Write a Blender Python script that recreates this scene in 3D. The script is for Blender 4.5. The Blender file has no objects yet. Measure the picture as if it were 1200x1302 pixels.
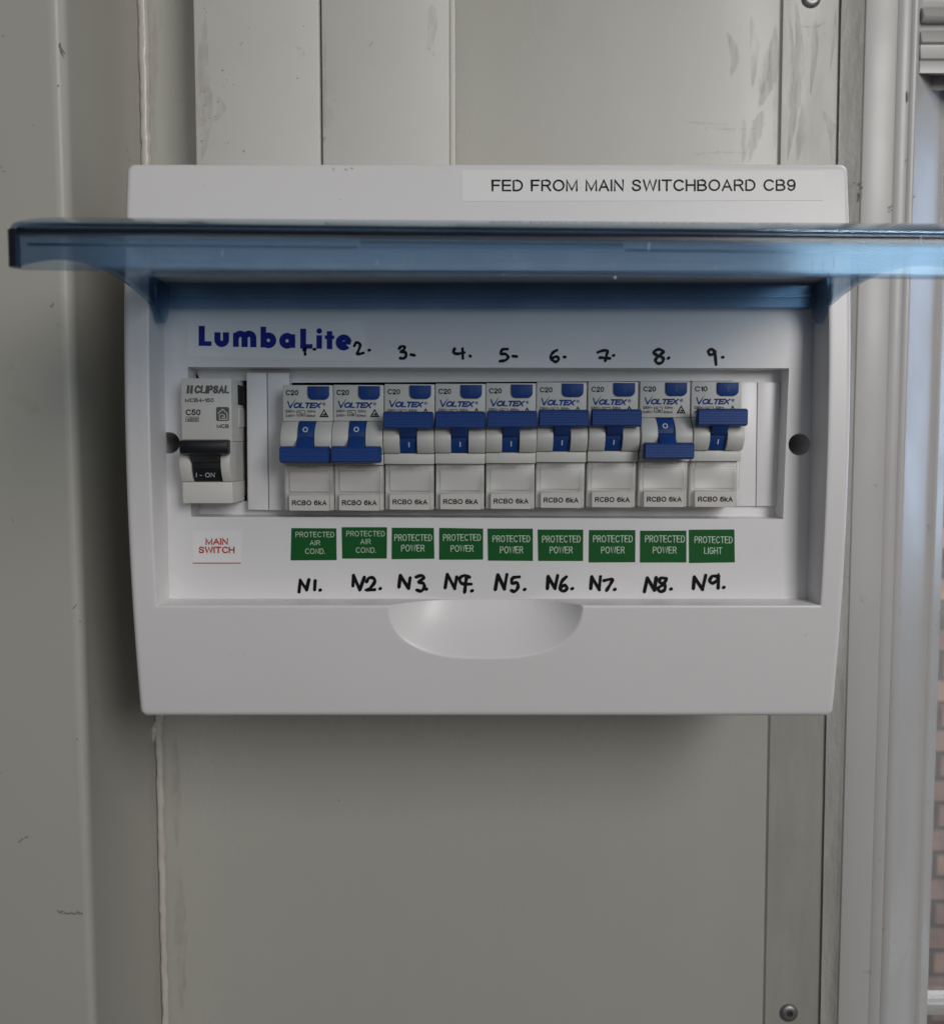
import bpy, bmesh, math, random
from mathutils import Vector
random.seed(7)
SC = bpy.context.scene
COL = SC.collection
# ------------------------------------------------------------------ camera, world, lights, exposure
F = 1230.0                       # focal length in photo pixels (photo 1200 x 1302)
P = math.radians(3.9)            # downward pitch
CP, SP = math.cos(P), math.sin(P)
DW = 430.0                       # camera to wall, mm
H0 = 2500.0                      # camera height, mm
cam = bpy.data.cameras.new('camera'); camo = bpy.data.objects.new('camera', cam); COL.objects.link(camo)
cam.sensor_fit = 'HORIZONTAL'; cam.sensor_width = 36; cam.lens = 36 * F / 1200
cam.clip_start = 0.02; cam.clip_end = 60
camo.location = (0, -DW / 1000, H0 / 1000); camo.rotation_euler = (math.pi / 2 - P, 0, 0)
cam.dof.use_dof = True; cam.dof.focus_distance = 0.345; cam.dof.aperture_fstop = 21
SC.camera = camo
world = bpy.data.worlds.new('World'); SC.world = world; world.use_nodes = True
bg = world.node_tree.nodes['Background']
bg.inputs['Color'].default_value = (0.93, 0.96, 1.0, 1); bg.inputs['Strength'].default_value = 0.03

def area(name, loc, target, size, power, col, sy=None):
    L = bpy.data.lights.new(name, 'AREA'); L.energy = power; L.color = col
    L.shape = 'RECTANGLE'; L.size = size; L.size_y = sy or size
    o = bpy.data.objects.new(name, L); COL.objects.link(o)
    up = Vector((0, 0, H0 / 1000)); loc, target = Vector(loc) + up, Vector(target) + up     # heights given relative to the camera
    o.location = loc; o.rotation_euler = (target - loc).to_track_quat('-Z', 'Y').to_euler()
    return o
area('daylight_opening', (0.72, -1.40, 0.56), (0, 0, 0), 0.5, 12.2, (1.0, 0.98, 0.955), 0.8)
area('front_fill', (0.25, -2.1, 0.45), (0, 0, 0), 2.2, 6.0, (0.96, 0.97, 1.0), 1.0)  # unseen soft fill from behind the camera, added to lift the shade
area('window_light', (1.5, 0.42, 0.15), (0.2, 0.0, -0.05), 0.7, 7.0, (0.50, 0.69, 1.0))
area('outdoor_daylight', (1.2, 0.6, 1.6), (1.9, 2.77, -0.6), 1.2, 120.0, (0.92, 0.96, 1.0))
SC.view_settings.view_transform = 'Standard'; SC.view_settings.look = 'None'
SC.view_settings.exposure = 0.0; SC.view_settings.gamma = 1.0

# ------------------------------------------------------------------ coordinates (mm: x right, d = distance in front of the camera, z up)
def U(px, py, d):
    cx, cy = (px - 600) / F, (651 - py) / F
    y = CP + cy * SP; z = cy * CP - SP
    t = d / y
    return (cx * t, d, z * t)
def face_d(z): return 331.4 + 0.00094 * (z - 2) ** 2
def UF(px, py, off=0.0):
    d = 335.0
    for _ in range(12):
        p = U(px, py, d); d = face_d(p[2]) - off
    return U(px, py, d)
def plane(d): return lambda px, py, k=0.0: U(px, py, d - k)
def onface(px, py, k=0.0): return UF(px, py, k)

# ------------------------------------------------------------------ materials
def N(nt, t, **kw):
    n = nt.nodes.new(t)
    for k, v in kw.items():
        if k in n.inputs.keys(): n.inputs[k].default_value = v
        else: setattr(n, k, v)
    return n
def mat(name, col, rough=0.4, spec=0.5, metal=0.0, cloud=None, bump=None, specks=None, coat=0.0, rvar=None):
    m = bpy.data.materials.new(name); m.use_nodes = True; nt = m.node_tree; L = nt.links
    b = nt.nodes['Principled BSDF']
    b.inputs['Base Color'].default_value = (*col, 1); b.inputs['Roughness'].default_value = rough
    b.inputs['Specular IOR Level'].default_value = spec; b.inputs['Metallic'].default_value = metal
    b.inputs['Coat Weight'].default_value = coat
    tc = N(nt, 'ShaderNodeTexCoord'); src = None
    if cloud:                                   # (scale, second colour, stretch)
        mp = N(nt, 'ShaderNodeMapping'); mp.inputs['Scale'].default_value = cloud[2] if len(cloud) > 2 else (1, 1, 1)
        L.new(tc.outputs['Object'], mp.inputs['Vector'])
        no = N(nt, 'ShaderNodeTexNoise', Scale=cloud[0], Detail=11.0, Roughness=0.72); L.new(mp.outputs[0], no.inputs['Vector'])
        r = N(nt, 'ShaderNodeValToRGB'); r.color_ramp.elements[0].position = 0.22; r.color_ramp.elements[1].position = 0.82; r.color_ramp.interpolation = 'EASE'
        r.color_ramp.elements[0].color = (*col, 1); r.color_ramp.elements[1].color = (*cloud[1], 1)
        L.new(no.outputs['Fac'], r.inputs['Fac']); src = r.outputs['Color']
    for sp in (specks or []):                   # (scale, threshold, colour, mask scale, mask threshold)
        no = N(nt, 'ShaderNodeTexNoise', Scale=sp[0], Detail=2.0); L.new(tc.outputs['Object'], no.inputs['Vector'])
        no2 = N(nt, 'ShaderNodeTexNoise', Scale=sp[3], Detail=2.0); L.new(tc.outputs['Object'], no2.inputs['Vector'])
        g = N(nt, 'ShaderNodeMapRange'); g.inputs['From Min'].default_value = sp[1]; g.inputs['From Max'].default_value = sp[1] + 0.05
        L.new(no.outputs['Fac'], g.inputs['Value'])
        g2 = N(nt, 'ShaderNodeMapRange'); g2.inputs['From Min'].default_value = sp[4]; g2.inputs['From Max'].default_value = sp[4] + 0.12
        L.new(no2.outputs['Fac'], g2.inputs['Value'])
        mu = N(nt, 'ShaderNodeMath', operation='MULTIPLY'); L.new(g.outputs[0], mu.inputs[0]); L.new(g2.outputs[0], mu.inputs[1])
        mx = N(nt, 'ShaderNodeMix', data_type='RGBA'); mx.inputs['B'].default_value = (*sp[2], 1)
        if src: L.new(src, mx.inputs[6])
        else: mx.inputs[6].default_value = (*col, 1)
        mx.inputs[7].default_value = (*sp[2], 1)
        L.new(mu.outputs[0], mx.inputs[0]); src = mx.outputs[2]
    if src: L.new(src, b.inputs['Base Color'])
    if rvar:
        mp = N(nt, 'ShaderNodeMapping'); mp.inputs['Scale'].default_value = rvar[2] if len(rvar) > 2 else (1, 1, 1)
        L.new(tc.outputs['Object'], mp.inputs['Vector'])
        no = N(nt, 'ShaderNodeTexNoise', Scale=rvar[0], Detail=5.0); L.new(mp.outputs[0], no.inputs['Vector'])
        g = N(nt, 'ShaderNodeMapRange'); g.inputs['From Min'].default_value = 0.3; g.inputs['From Max'].default_value = 0.7
        g.inputs['To Min'].default_value = rough - rvar[1]; g.inputs['To Max'].default_value = rough + rvar[1]
        L.new(no.outputs['Fac'], g.inputs['Value']); L.new(g.outputs[0], b.inputs['Roughness'])
    prev = None
    for bp in (bump or []):                     # (scale, strength, distance, stretch)
        mp = N(nt, 'ShaderNodeMapping'); mp.inputs['Scale'].default_value = bp[3] if len(bp) > 3 else (1, 1, 1)
        L.new(tc.outputs['Object'], mp.inputs['Vector'])
        no = N(nt, 'ShaderNodeTexNoise', Scale=bp[0], Detail=3.0); L.new(mp.outputs[0], no.inputs['Vector'])
        bu = N(nt, 'ShaderNodeBump', Strength=bp[1], Distance=bp[2]); L.new(no.outputs['Fac'], bu.inputs['Height'])
        if prev: L.new(prev, bu.inputs['Normal'])
        prev = bu.outputs[0]
    if prev: L.new(prev, b.inputs['Normal'])
    return m
def tinted(name, absorb, density, haze_col, haze, rough=0.08, gcol=(1, 1, 1)):
    """thin moulded plastic: straight-through transmission, body colour from absorption over its real thickness, fresnel gloss, a little haze"""
    m = bpy.data.materials.new(name); m.use_nodes = True; nt = m.node_tree; L = nt.links
    nt.nodes.remove(nt.nodes['Principled BSDF']); out = nt.nodes['Material Output']
    tr = N(nt, 'ShaderNodeBsdfTransparent'); tl = N(nt, 'ShaderNodeBsdfDiffuse', Color=(*haze_col, 1)); tl2 = N(nt, 'ShaderNodeBsdfTranslucent', Color=(*haze_col, 1))
    mh = N(nt, 'ShaderNodeMixShader'); mh.inputs[0].default_value = 0.5; L.new(tl.outputs[0], mh.inputs[1]); L.new(tl2.outputs[0], mh.inputs[2])
    m1 = N(nt, 'ShaderNodeMixShader'); L.new(tr.outputs[0], m1.inputs[1]); L.new(mh.outputs[0], m1.inputs[2])
    tc = N(nt, 'ShaderNodeTexCoord'); no = N(nt, 'ShaderNodeTexNoise', Scale=60.0, Detail=6.0); L.new(tc.outputs['Object'], no.inputs['Vector'])
    g = N(nt, 'ShaderNodeMapRange'); g.inputs['From Min'].default_value = 0.3; g.inputs['From Max'].default_value = 0.7
    g.inputs['To Min'].default_value = haze * 0.6; g.inputs['To Max'].default_value = haze * 1.4
    L.new(no.outputs['Fac'], g.inputs['Value']); L.new(g.outputs[0], m1.inputs[0])
    gl = N(nt, 'ShaderNodeBsdfGlossy', Roughness=rough, Color=(*gcol, 1)); lw = N(nt, 'ShaderNodeLayerWeight', Blend=0.5)
    pw = N(nt, 'ShaderNodeMath', operation='POWER'); L.new(lw.outputs['Facing'], pw.inputs[0]); pw.inputs[1].default_value = 4.5
    fr = N(nt, 'ShaderNodeMath', operation='MULTIPLY_ADD'); L.new(pw.outputs[0], fr.inputs[0]); fr.inputs[1].default_value = 0.85; fr.inputs[2].default_value = 0.04
    m2 = N(nt, 'ShaderNodeMixShader'); gm2 = N(nt, 'ShaderNodeMix', data_type='RGBA'); gm2.inputs[6].default_value = (*gcol, 1); gm2.inputs[7].default_value = (1, 1, 1, 1)
    L.new(pw.outputs[0], gm2.inputs[0]); L.new(gm2.outputs[2], gl.inputs['Color']); L.new(fr.outputs[0], m2.inputs[0]); L.new(m1.outputs[0], m2.inputs[1]); L.new(gl.outputs[0], m2.inputs[2])
    L.new(m2.outputs[0], out.inputs['Surface'])
    if density:
        va = N(nt, 'ShaderNodeVolumeAbsorption', Color=(*absorb, 1), Density=density); L.new(va.outputs[0], out.inputs['Volume'])
    return m
WHITE = mat('white_plastic', (0.75, 0.735, 0.74), 0.34, 0.45, cloud=(9, (0.715, 0.70, 0.70)), bump=[(900, 0.06, 0.0002)], specks=[(260, 0.70, (0.42, 0.40, 0.37), 40, 0.58)])
PANELW = mat('panel_plastic', (0.75, 0.74, 0.75), 0.33, 0.5, cloud=(14, (0.715, 0.705, 0.71)), bump=[(1100, 0.05, 0.0002)], specks=[(300, 0.72, (0.4, 0.38, 0.35), 45, 0.56)])
GRIME = mat('grime', (0.50, 0.49, 0.45), 0.6)
BRKW = mat('breaker_plastic', (0.66, 0.655, 0.615), 0.42, 0.45, cloud=(60, (0.61, 0.60, 0.56)), bump=[(1500, 0.06, 0.0002)], specks=[(700, 0.70, (0.35, 0.33, 0.3), 120, 0.58)])
MCBW = mat('breaker_cream', (0.72, 0.70, 0.65), 0.42, 0.45, cloud=(50, (0.68, 0.66, 0.61)), bump=[(1500, 0.06, 0.0002)], specks=[(600, 0.72, (0.35, 0.33, 0.3), 100, 0.58)])
CARD = mat('label_card', (0.62, 0.60, 0.57), 0.6, 0.3)
BLUE = mat('blue_plastic', (0.010, 0.052, 0.23), 0.45, 0.22, bump=[(1200, 0.08, 0.0002)], cloud=(120, (0.013, 0.060, 0.25)))
BLUED = mat('blue_emboss', (0.012, 0.04, 0.15), 0.45)
BLACKP = mat('black_plastic', (0.012, 0.013, 0.016), 0.42, 0.5, bump=[(1500, 0.1, 0.0002)])
GREYP = mat('grey_plastic', (0.36, 0.355, 0.34), 0.5)
INKB = mat('marker_ink', (0.003, 0.003, 0.006), 0.45, 0.15)
INK = mat('black_print', (0.006, 0.006, 0.007), 0.5, 0.2)
INKG = mat('grey_print', (0.10, 0.10, 0.10), 0.5)
INKBL = mat('blue_print', (0.006, 0.05, 0.24), 0.5, 0.2)
NAVY = mat('navy_print', (0.005, 0.018, 0.25), 0.45, 0.2)
RED = mat('red_print', (0.45, 0.045, 0.02), 0.5, 0.2)
GREEN = mat('green_label', (0.007, 0.092, 0.019), 0.42, 0.15, cloud=(90, (0.010, 0.105, 0.025)), bump=[(500, 0.1, 0.0003)])
LETTER = mat('pale_green_print', (0.52, 0.66, 0.52), 0.5)
WHITEINK = mat('white_print', (0.62, 0.66, 0.72), 0.5)
STICK = mat('white_sticker', (0.79, 0.785, 0.78), 0.42, 0.5)
CLEARST = mat('pale_sticker', (0.785, 0.78, 0.785), 0.26, 0.5)
LID = tinted('blue_tinted_plastic', (0.22, 0.42, 0.60), 175, (0.18, 0.29, 0.44), 0.16, 0.12, (0.45, 0.74, 1.0))
LIDE = tinted('painted_edge_shade', (0.05, 0.2, 0.5), 1500, (0.006, 0.010, 0.028), 0.6, 0.25)  # near-opaque navy, painted for the refraction that darkens the lid's edges
CLEAR = tinted('clear_plastic', (0.7, 0.72, 0.72), 15, (0.6, 0.6, 0.6), 0.05, 0.32)
GLASS = tinted('window_glass', (0.5, 0.5, 0.5), 0, (0.6, 0.6, 0.6), 0.01, 0.02)
WALLP = mat('painted_steel', (0.43, 0.42, 0.375), 0.42, 0.45, cloud=(7, (0.42, 0.415, 0.37)), rvar=(20, 0.08), bump=[(500, 0.08, 0.0003)],
            specks=[(190, 0.70, (0.16, 0.15, 0.13), 30, 0.57), (45, 0.68, (0.36, 0.33, 0.26), 9, 0.5)])
SHEET = mat('painted_sheet', (0.45, 0.445, 0.40), 0.26, 0.6, cloud=(6, (0.42, 0.415, 0.37), (1, 1, 0.5)), rvar=(16, 0.10, (1, 1, 0.35)), bump=[(700, 0.05, 0.0002)],
            specks=[(150, 0.72, (0.25, 0.23, 0.2), 24, 0.56)])
STRIPM = mat('scuffed_strip', (0.40, 0.395, 0.355), 0.34, 0.5, cloud=(26, (0.28, 0.275, 0.24), (1, 1, 0.22)), rvar=(30, 0.12, (1, 1, 0.3)), bump=[(400, 0.14, 0.0004, (1, 1, 0.25))])
TRUNK = mat('trunking_plastic', (0.60, 0.60, 0.555), 0.45, 0.45, cloud=(11, (0.55, 0.545, 0.50)), bump=[(800, 0.05, 0.0002)],
            specks=[(230, 0.69, (0.20, 0.18, 0.13), 28, 0.55), (60, 0.62, (0.42, 0.39, 0.30), 14, 0.53)])
FRAME = mat('white_aluminium', (0.50, 0.49, 0.48), 0.34, 0.5, cloud=(9, (0.45, 0.44, 0.425), (1, 1, 0.3)), rvar=(24, 0.08), bump=[(600, 0.05, 0.0002)],
            specks=[(170, 0.70, (0.22, 0.20, 0.17), 26, 0.56)])
SMEAR = mat('smeared_sealant', (0.55, 0.54, 0.51), 0.35, 0.5, cloud=(60, (0.42, 0.405, 0.37), (1, 1, 0.3)), bump=[(160, 0.6, 0.0015, (1, 1, 0.3)), (500, 0.3, 0.0006)])
BEAD = mat('white_sealant', (0.62, 0.61, 0.57), 0.25, 0.5, cloud=(24, (0.50, 0.45, 0.39)), bump=[(260, 0.4, 0.001)])
PALE = mat('pale_scratch', (0.36, 0.46, 0.58), 0.5)
STEEL = mat('rivet_metal', (0.30, 0.295, 0.295), 0.45, 0.5, 0.8, bump=[(700, 0.2, 0.0003)])
DARK = mat('dark_gap', (0.03, 0.03, 0.028), 0.8)
def smudge(name, col, alpha, scale, stretch):
    m = bpy.data.materials.new(name); m.use_nodes = True; nt = m.node_tree; L = nt.links; b = nt.nodes['Principled BSDF']
    b.inputs['Base Color'].default_value = (*col, 1); b.inputs['Roughness'].default_value = .6
    tc = N(nt, 'ShaderNodeTexCoord'); mp = N(nt, 'ShaderNodeMapping'); mp.inputs['Scale'].default_value = stretch; L.new(tc.outputs['Object'], mp.inputs['Vector'])
    no = N(nt, 'ShaderNodeTexNoise', Scale=scale, Detail=6.0, Roughness=.65); L.new(mp.outputs[0], no.inputs['Vector'])
    g = N(nt, 'ShaderNodeMapRange'); g.inputs['From Min'].default_value = .36; g.inputs['From Max'].default_value = .74; g.inputs['To Max'].default_value = alpha
    L.new(no.outputs['Fac'], g.inputs['Value']); L.new(g.outputs[0], b.inputs['Alpha'])
    return m
SMUDGE = smudge('grey_smudge', (0.24, 0.24, 0.215), 0.30, 150, (1.8, 1, .22))
BROWN = smudge('brown_grime', (0.32, 0.27, 0.19), 0.20, 260, (1, 1, .5))
SCUFF = mat('scuff_dark', (0.16, 0.15, 0.135), 0.7, cloud=(700, (0.30, 0.29, 0.26)))

# ------------------------------------------------------------------ mesh helpers
class M:
    def __init__(s): s.v = []; s.f = []; s.sm = []
    def add(s, vs, fs, smooth=False):
        o = len(s.v); s.v += [tuple(v) for v in vs]; s.f += [[i + o for i in f] for f in fs]; s.sm += [smooth] * len(fs); return s
    def merge(s, m):
        o = len(s.v); s.v += m.v; s.f += [[i + o for i in f] for f in m.f]; s.sm += m.sm; return s
    def bm(s, b, smooth=False):
        b.verts.index_update(); return s.add([v.co[:] for v in b.verts], [[v.index for v in f.verts] for f in b.faces], smooth)
    def box(s, x0, x1, d0, d1, z0, z1, r=0.0, seg=2):
        b = bmesh.new(); bmesh.ops.create_cube(b, size=1)
        for v in b.verts: v.co = ((x0 + x1) / 2 + v.co.x * (x1 - x0), (d0 + d1) / 2 + v.co.y * (d1 - d0), (z0 + z1) / 2 + v.co.z * (z1 - z0))
        if r > 0: bmesh.ops.bevel(b, geom=b.edges[:], offset=r, segments=seg, profile=0.5, affect='EDGES')
        s.bm(b, r > 0); b.free(); return s
    def extrude_x(s, prof, x0, x1, r=0.0, seg=2):
        """prof: list of (d, z), closed polygon, extruded along x"""
        b = bmesh.new(); n = len(prof)
        a = [b.verts.new((x0, d, z)) for d, z in prof]; c = [b.verts.new((x1, d, z)) for d, z in prof]
        b.faces.new(a); b.faces.new(c[::-1])
        for i in range(n): b.faces.new((a[i], c[i], c[(i + 1) % n], a[(i + 1) % n]))
        bmesh.ops.recalc_face_normals(b, faces=b.faces[:])
        if r > 0:
            eds = [e for e in b.edges if len(e.link_faces) == 2 and e.calc_face_angle(0) > 0.6]
            bmesh.ops.bevel(b, geom=eds, offset=r, segments=seg, profile=0.5, affect='EDGES')
        s.bm(b, True); b.free(); return s
    def prism(s, outline, d0, d1, r=0.0):
        """outline: list of (x, z), front at d0, back at d1"""
        b = bmesh.new(); n = len(outline)
        a = [b.verts.new((x, d0, z)) for x, z in outline]; c = [b.verts.new((x, d1, z)) for x, z in outline]
        ff = b.faces.new(a); b.faces.new(c[::-1])
        for i in range(n): b.faces.new((a[i], c[i], c[(i + 1) % n], a[(i + 1) % n]))
        bmesh.ops.recalc_face_normals(b, faces=b.faces[:])
        if r > 0: bmesh.ops.bevel(b, geom=list(ff.edges), offset=r, segments=2, profile=0.5, affect='EDGES')
        s.bm(b, True); b.free(); return s
    def poly(s, pts): return s.add(pts, [list(range(len(pts)))])
def build(name, m, material, parent=None, origin=(0, 0, 0), angle=38, extra=()):
    me = bpy.data.meshes.new(name); nbase = len(m.f); mats = [material]; mi = [0] * nbase
    for em, emat in extra:           # marks printed or scuffed on the same surface: same mesh, own material slot
        m.merge(em); mats.append(emat); mi += [len(mats) - 1] * len(em.f)
    ox, od, oz = origin
    me.from_pydata([((x - ox) / 1000, (d - od) / 1000, (z - oz) / 1000) for x, d, z in m.v], [], m.f)
    for p, sm, k in zip(me.polygons, m.sm, mi): p.use_smooth = sm; p.material_index = k
    me.update(); me.set_sharp_from_angle(angle=math.radians(angle))
    for mm in mats: me.materials.append(mm)
    o = bpy.data.objects.new(name, me); COL.objects.link(o)
    if parent is not None:
        o.parent = parent
    else: o.location = wloc(origin)
    return o
def wloc(o): return (o[0] / 1000, (o[1] - DW) / 1000, (o[2] + H0) / 1000)
def tag(o, label, cat=None, group=None, kind=None):
    if label: o['label'] = label
    if cat: o['category'] = cat
    if group: o['group'] = group
    if kind: o['kind'] = kind
    return o
def thing(name, label, cat, origin, group=None):
    o = bpy.data.objects.new(name, None); COL.objects.link(o); o.location = wloc(origin); o.empty_display_size = 0.01
    return tag(o, label, cat, group)
_lay = [0]
def disc(m, cx, cy, r, f, k=0.06, n=18, ry=None):
    _lay[0] = (_lay[0] + 1) % 40
    kk = k + 0.0015 * _lay[0]
    return m.poly([f(cx + r * math.cos(i * 2 * math.pi / n), cy + (ry or r) * math.sin(i * 2 * math.pi / n), kk) for i in range(n)])
def smooth_path(pts, n=7):
    out = []
    P_ = [pts[0]] + list(pts) + [pts[-1]]
    for i in range(1, len(P_) - 2):
        p0, p1, p2, p3 = P_[i - 1:i + 3]
        for j in range(n):
            t = j / n
            out.append(tuple(0.5 * (2 * p1[a] + (p2[a] - p0[a]) * t + (2 * p0[a] - 5 * p1[a] + 4 * p2[a] - p3[a]) * t * t + (3 * p1[a] - p0[a] - 3 * p2[a] + p3[a]) * t ** 3) for a in (0, 1)))
    out.append(tuple(pts[-1])); return out
def stroke(m, pts, r, f, curve=True, caps=True, k=0.06, wob=0.0, closed=False, sq=False):
    if curve and len(pts) > 2: pts = smooth_path(pts)
    if sq:                                   # square ends: run each end out by the half width
        def ext(a, b): l = math.hypot(b[0] - a[0], b[1] - a[1]) or 1; return (b[0] + (b[0] - a[0]) / l * r, b[1] + (b[1] - a[1]) / l * r)
        pts = [ext(pts[1], pts[0])] + list(pts[1:-1]) + [ext(pts[-2], pts[-1])]
    _lay[0] = (_lay[0] + 1) % 40
    n = len(pts); L_ = []; R_ = []
    ph = random.random() * 6
    for i, p in enumerate(pts):
        a = pts[(i - 1) % n if closed else max(0, i - 1)]; b = pts[(i + 1) % n if closed else min(n - 1, i + 1)]
        tx, ty = b[0] - a[0], b[1] - a[1]; l = math.hypot(tx, ty) or 1; tx /= l; ty /= l
        sc = 1.0
        if 0 < i < n - 1 or closed:
            ux, uy = p[0] - a[0], p[1] - a[1]; lu = math.hypot(ux, uy) or 1
            c = abs((ux * tx + uy * ty) / lu); sc = min(1.8, 1 / max(c, 0.5))
        rr = r * (1 + wob * math.sin(i * 0.6 + ph)) * sc
        kk = k + 0.0015 * _lay[0] + 0.0004 * i
        L_.append(f(p[0] - ty * rr, p[1] + tx * rr, kk)); R_.append(f(p[0] + ty * rr, p[1] - tx * rr, kk))
    fs = [[i, i + 1, n + i + 1, n + i] for i in range(n - 1)]
    if closed: fs.append([n - 1, 0, n, 2 * n - 1])
    m.add(L_ + R_, fs)
    if caps:
        for p in (pts[0], pts[-1]): disc(m, p[0], p[1], r, f, k, 14)
    return m
# text: a small single-line alphabet drawn with strokes (unit cap height)
def E_(cx, cy, rx, ry, a0, a1, n=14): return [(cx + rx * math.cos(math.radians(a0 + (a1 - a0) * i / n)), cy + ry * math.sin(math.radians(a0 + (a1 - a0) * i / n))) for i in range(n + 1)]
def SP_(p): return smooth_path(p, 5)
GLY = {
 'A': (.68, [[(0, 0), (.34, 1), (.68, 0)], [(.12, .33), (.56, .33)]]),
 'B': (.62, [[(0, 0), (0, 1), (.33, 1)] + E_(.33, .76, .24, .24, 90, -90) + [(0, .52)], [(.33, .52)] + E_(.35, .26, .27, .26, 90, -90) + [(0, 0)]]),
 'C': (.70, [E_(.38, .5, .38, .5, 42, 318, 22)]),
 'D': (.66, [[(0, 0), (0, 1), (.26, 1)] + E_(.26, .5, .40, .5, 90, -90, 18) + [(0, 0), (0, .02)]]),
 'E': (.58, [[(.57, 1), (0, 1), (0, 0), (.58, 0)], [(0, .52), (.53, .52)]]),
 'F': (.55, [[(.55, 1), (0, 1), (0, 0)], [(0, .52), (.48, .52)]]),
 'G': (.74, [E_(.38, .5, .38, .5, 45, 325, 22) + [(.73, .18), (.73, .47), (.42, .47)]]),
 'H': (.64, [[(0, 0), (0, 1)], [(.64, 0), (.64, 1)], [(0, .52), (.64, .52)]]),
 'I': (.0, [[(0, 0), (0, 1)]]),
 'K': (.62, [[(0, 0), (0, 1)], [(.6, 1), (0, .38)], [(.2, .58), (.62, 0)]]),
 'L': (.52, [[(0, 1), (0, 0), (.52, 0)]]),
 'M': (.76, [[(0, 0), (0, 1), (.38, .04), (.76, 1), (.76, 0)]]),
 'N': (.64, [[(0, 0), (0, 1), (.64, 0), (.64, 1)]]),
 'O': (.78, [E_(.39, .5, .39, .5, 90, 450, 30)]),
 'P': (.60, [[(0, 0), (0, 1), (.34, 1)] + E_(.34, .74, .26, .26, 90, -90) + [(0, .48)]]),
 'R': (.64, [[(0, 0), (0, 1), (.36, 1)] + E_(.36, .75, .25, .25, 90, -90) + [(0, .50)], [(.36, .50), (.64, 0)]]),
 'S': (.60, [SP_([(.56, .79), (.47, .94), (.29, 1), (.10, .93), (.04, .76), (.12, .6), (.3, .52), (.49, .43), (.58, .26), (.50, .07), (.29, 0), (.09, .07), (.01, .25)])]),
 'T': (.66, [[(0, 1), (.66, 1)], [(.33, 1), (.33, 0)]]),
 'U': (.64, [[(0, 1), (0, .32)] + E_(.32, .32, .32, .32, 180, 360) + [(.64, 1)]]),
 'V': (.66, [[(0, 1), (.33, 0), (.66, 1)]]),
 'W': (.96, [[(0, 1), (.23, 0), (.48, 1), (.73, 0), (.96, 1)]]),
 'X': (.66, [[(0, 0), (.64, 1)], [(.02, 1), (.66, 0)]]),
 'k': (.48, [[(0, 0), (0, 1)], [(.44, .70), (0, .26)], [(.15, .42), (.48, 0)]]),
 'z': (.44, [[(0, .7), (.44, .7), (0, 0), (.44, 0)]]),
 'm': (.74, [[(0, 0), (0, .7)], [(0, .5)] + E_(.19, .51, .18, .19, 180, 0, 8) + [(.37, 0)], [(.37, .5)] + E_(.56, .51, .18, .19, 180, 0, 8) + [(.74, 0)]]),
 '0': (.52, [E_(.26, .5, .26, .5, 90, 450, 24)]),
 '1': (.24, [[(0, .76), (.24, 1), (.24, 0)]]),
 '2': (.54, [SP_([(.01, .72), (.08, .93), (.27, 1), (.46, .92), (.52, .72), (.42, .5), (.18, .24), (0, 0)]) + [(.54, 0)]]),
 '3': (.52, [SP_([(.02, .78), (.1, .94), (.27, 1), (.46, .9), (.47, .68), (.36, .55), (.2, .53)]) + SP_([(.2, .53), (.42, .46), (.52, .27), (.43, .06), (.25, 0), (.07, .06), (0, .24)])]),
 '4': (.56, [[(.42, 0), (.42, 1), (0, .31), (.56, .31)]]),
 '5': (.54, [[(.48, 1), (.1, 1)] + SP_([(.04, .5), (.24, .62), (.46, .52), (.53, .31), (.44, .08), (.24, 0), (.06, .07), (0, .22)])]),
 '6': (.54, [SP_([(.49, .82), (.40, .96), (.26, 1), (.09, .88), (.01, .58), (.01, .34), (.1, .08), (.27, 0), (.46, .09), (.54, .31), (.45, .53), (.27, .6), (.1, .53), (.01, .36)])]),
 '9': (.54, [SP_([(.05, .18), (.14, .04), (.28, 0), (.45, .12), (.53, .42), (.53, .66), (.44, .92), (.27, 1), (.08, .91), (0, .69), (.09, .47), (.27, .4), (.44, .47), (.53, .64)])]),
 '-': (.30, [[(0, .42), (.30, .42)]]), '.': (.0, [[(0, 0), (0, .05)]]), '~': (.46, [SP_([(0, .38), (.1, .5), (.23, .44), (.36, .37), (.46, .48)])]),
}
def text(m, s, x0, x1, ybase, ycap, f, w=.055, shear=0.0, slope=0.0, k=0.06, gap=.25, space=.42):
    """w: half stroke width over cap height; drawn between photo columns x0..x1, baseline ybase, cap line ycap"""
    cap = ybase - ycap; r = w * cap; x = 0; strokes = []
    for ch in s:
        if ch == ' ': x += space; continue
        gw, st = GLY[ch]
        for p in st: strokes.append([(x + a + shear * b, b) for a, b in p])
        x += gw + gap
    lo = min(a for p in strokes for a, b in p); hi = max(a for p in strokes for a, b in p)
    sx = (x1 - x0 - 2 * r) / (hi - lo); sy = (cap - 2 * r)
    for p in strokes:
        stroke(m, [(x0 + r + (a - lo) * sx, ybase - r - b * sy + slope * ((a - lo) * sx)) for a, b in p], r, f, False, False, k, sq=True)
    return m
def rect(m, x0, y0, x1, y1, f, k=0.06): return m.poly([f(x0, y0, k), f(x1, y0, k), f(x1, y1, k), f(x0, y1, k)])
def outline_rect(m, x0, y0, x1, y1, w, f, k=0.06):
    rect(m, x0, y0, x1, y0 + w, f, k); rect(m, x0, y1 - w, x1, y1, f, k); rect(m, x0, y0 + w, x0 + w, y1 - w, f, k); rect(m, x1 - w, y0 + w, x1, y1 - w, f, k); return m
def slab(quad, f, th):
    """thin plate from four photo corners lying on a surface"""
    a = [f(x, y, th) for x, y in quad]; b = [f(x, y, -0.02) for x, y in quad]
    return M().add(a + b, [[0, 1, 2, 3], [4, 7, 6, 5], [0, 4, 5, 1], [1, 5, 6, 2], [2, 6, 7, 3], [3, 7, 4, 0]])

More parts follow.
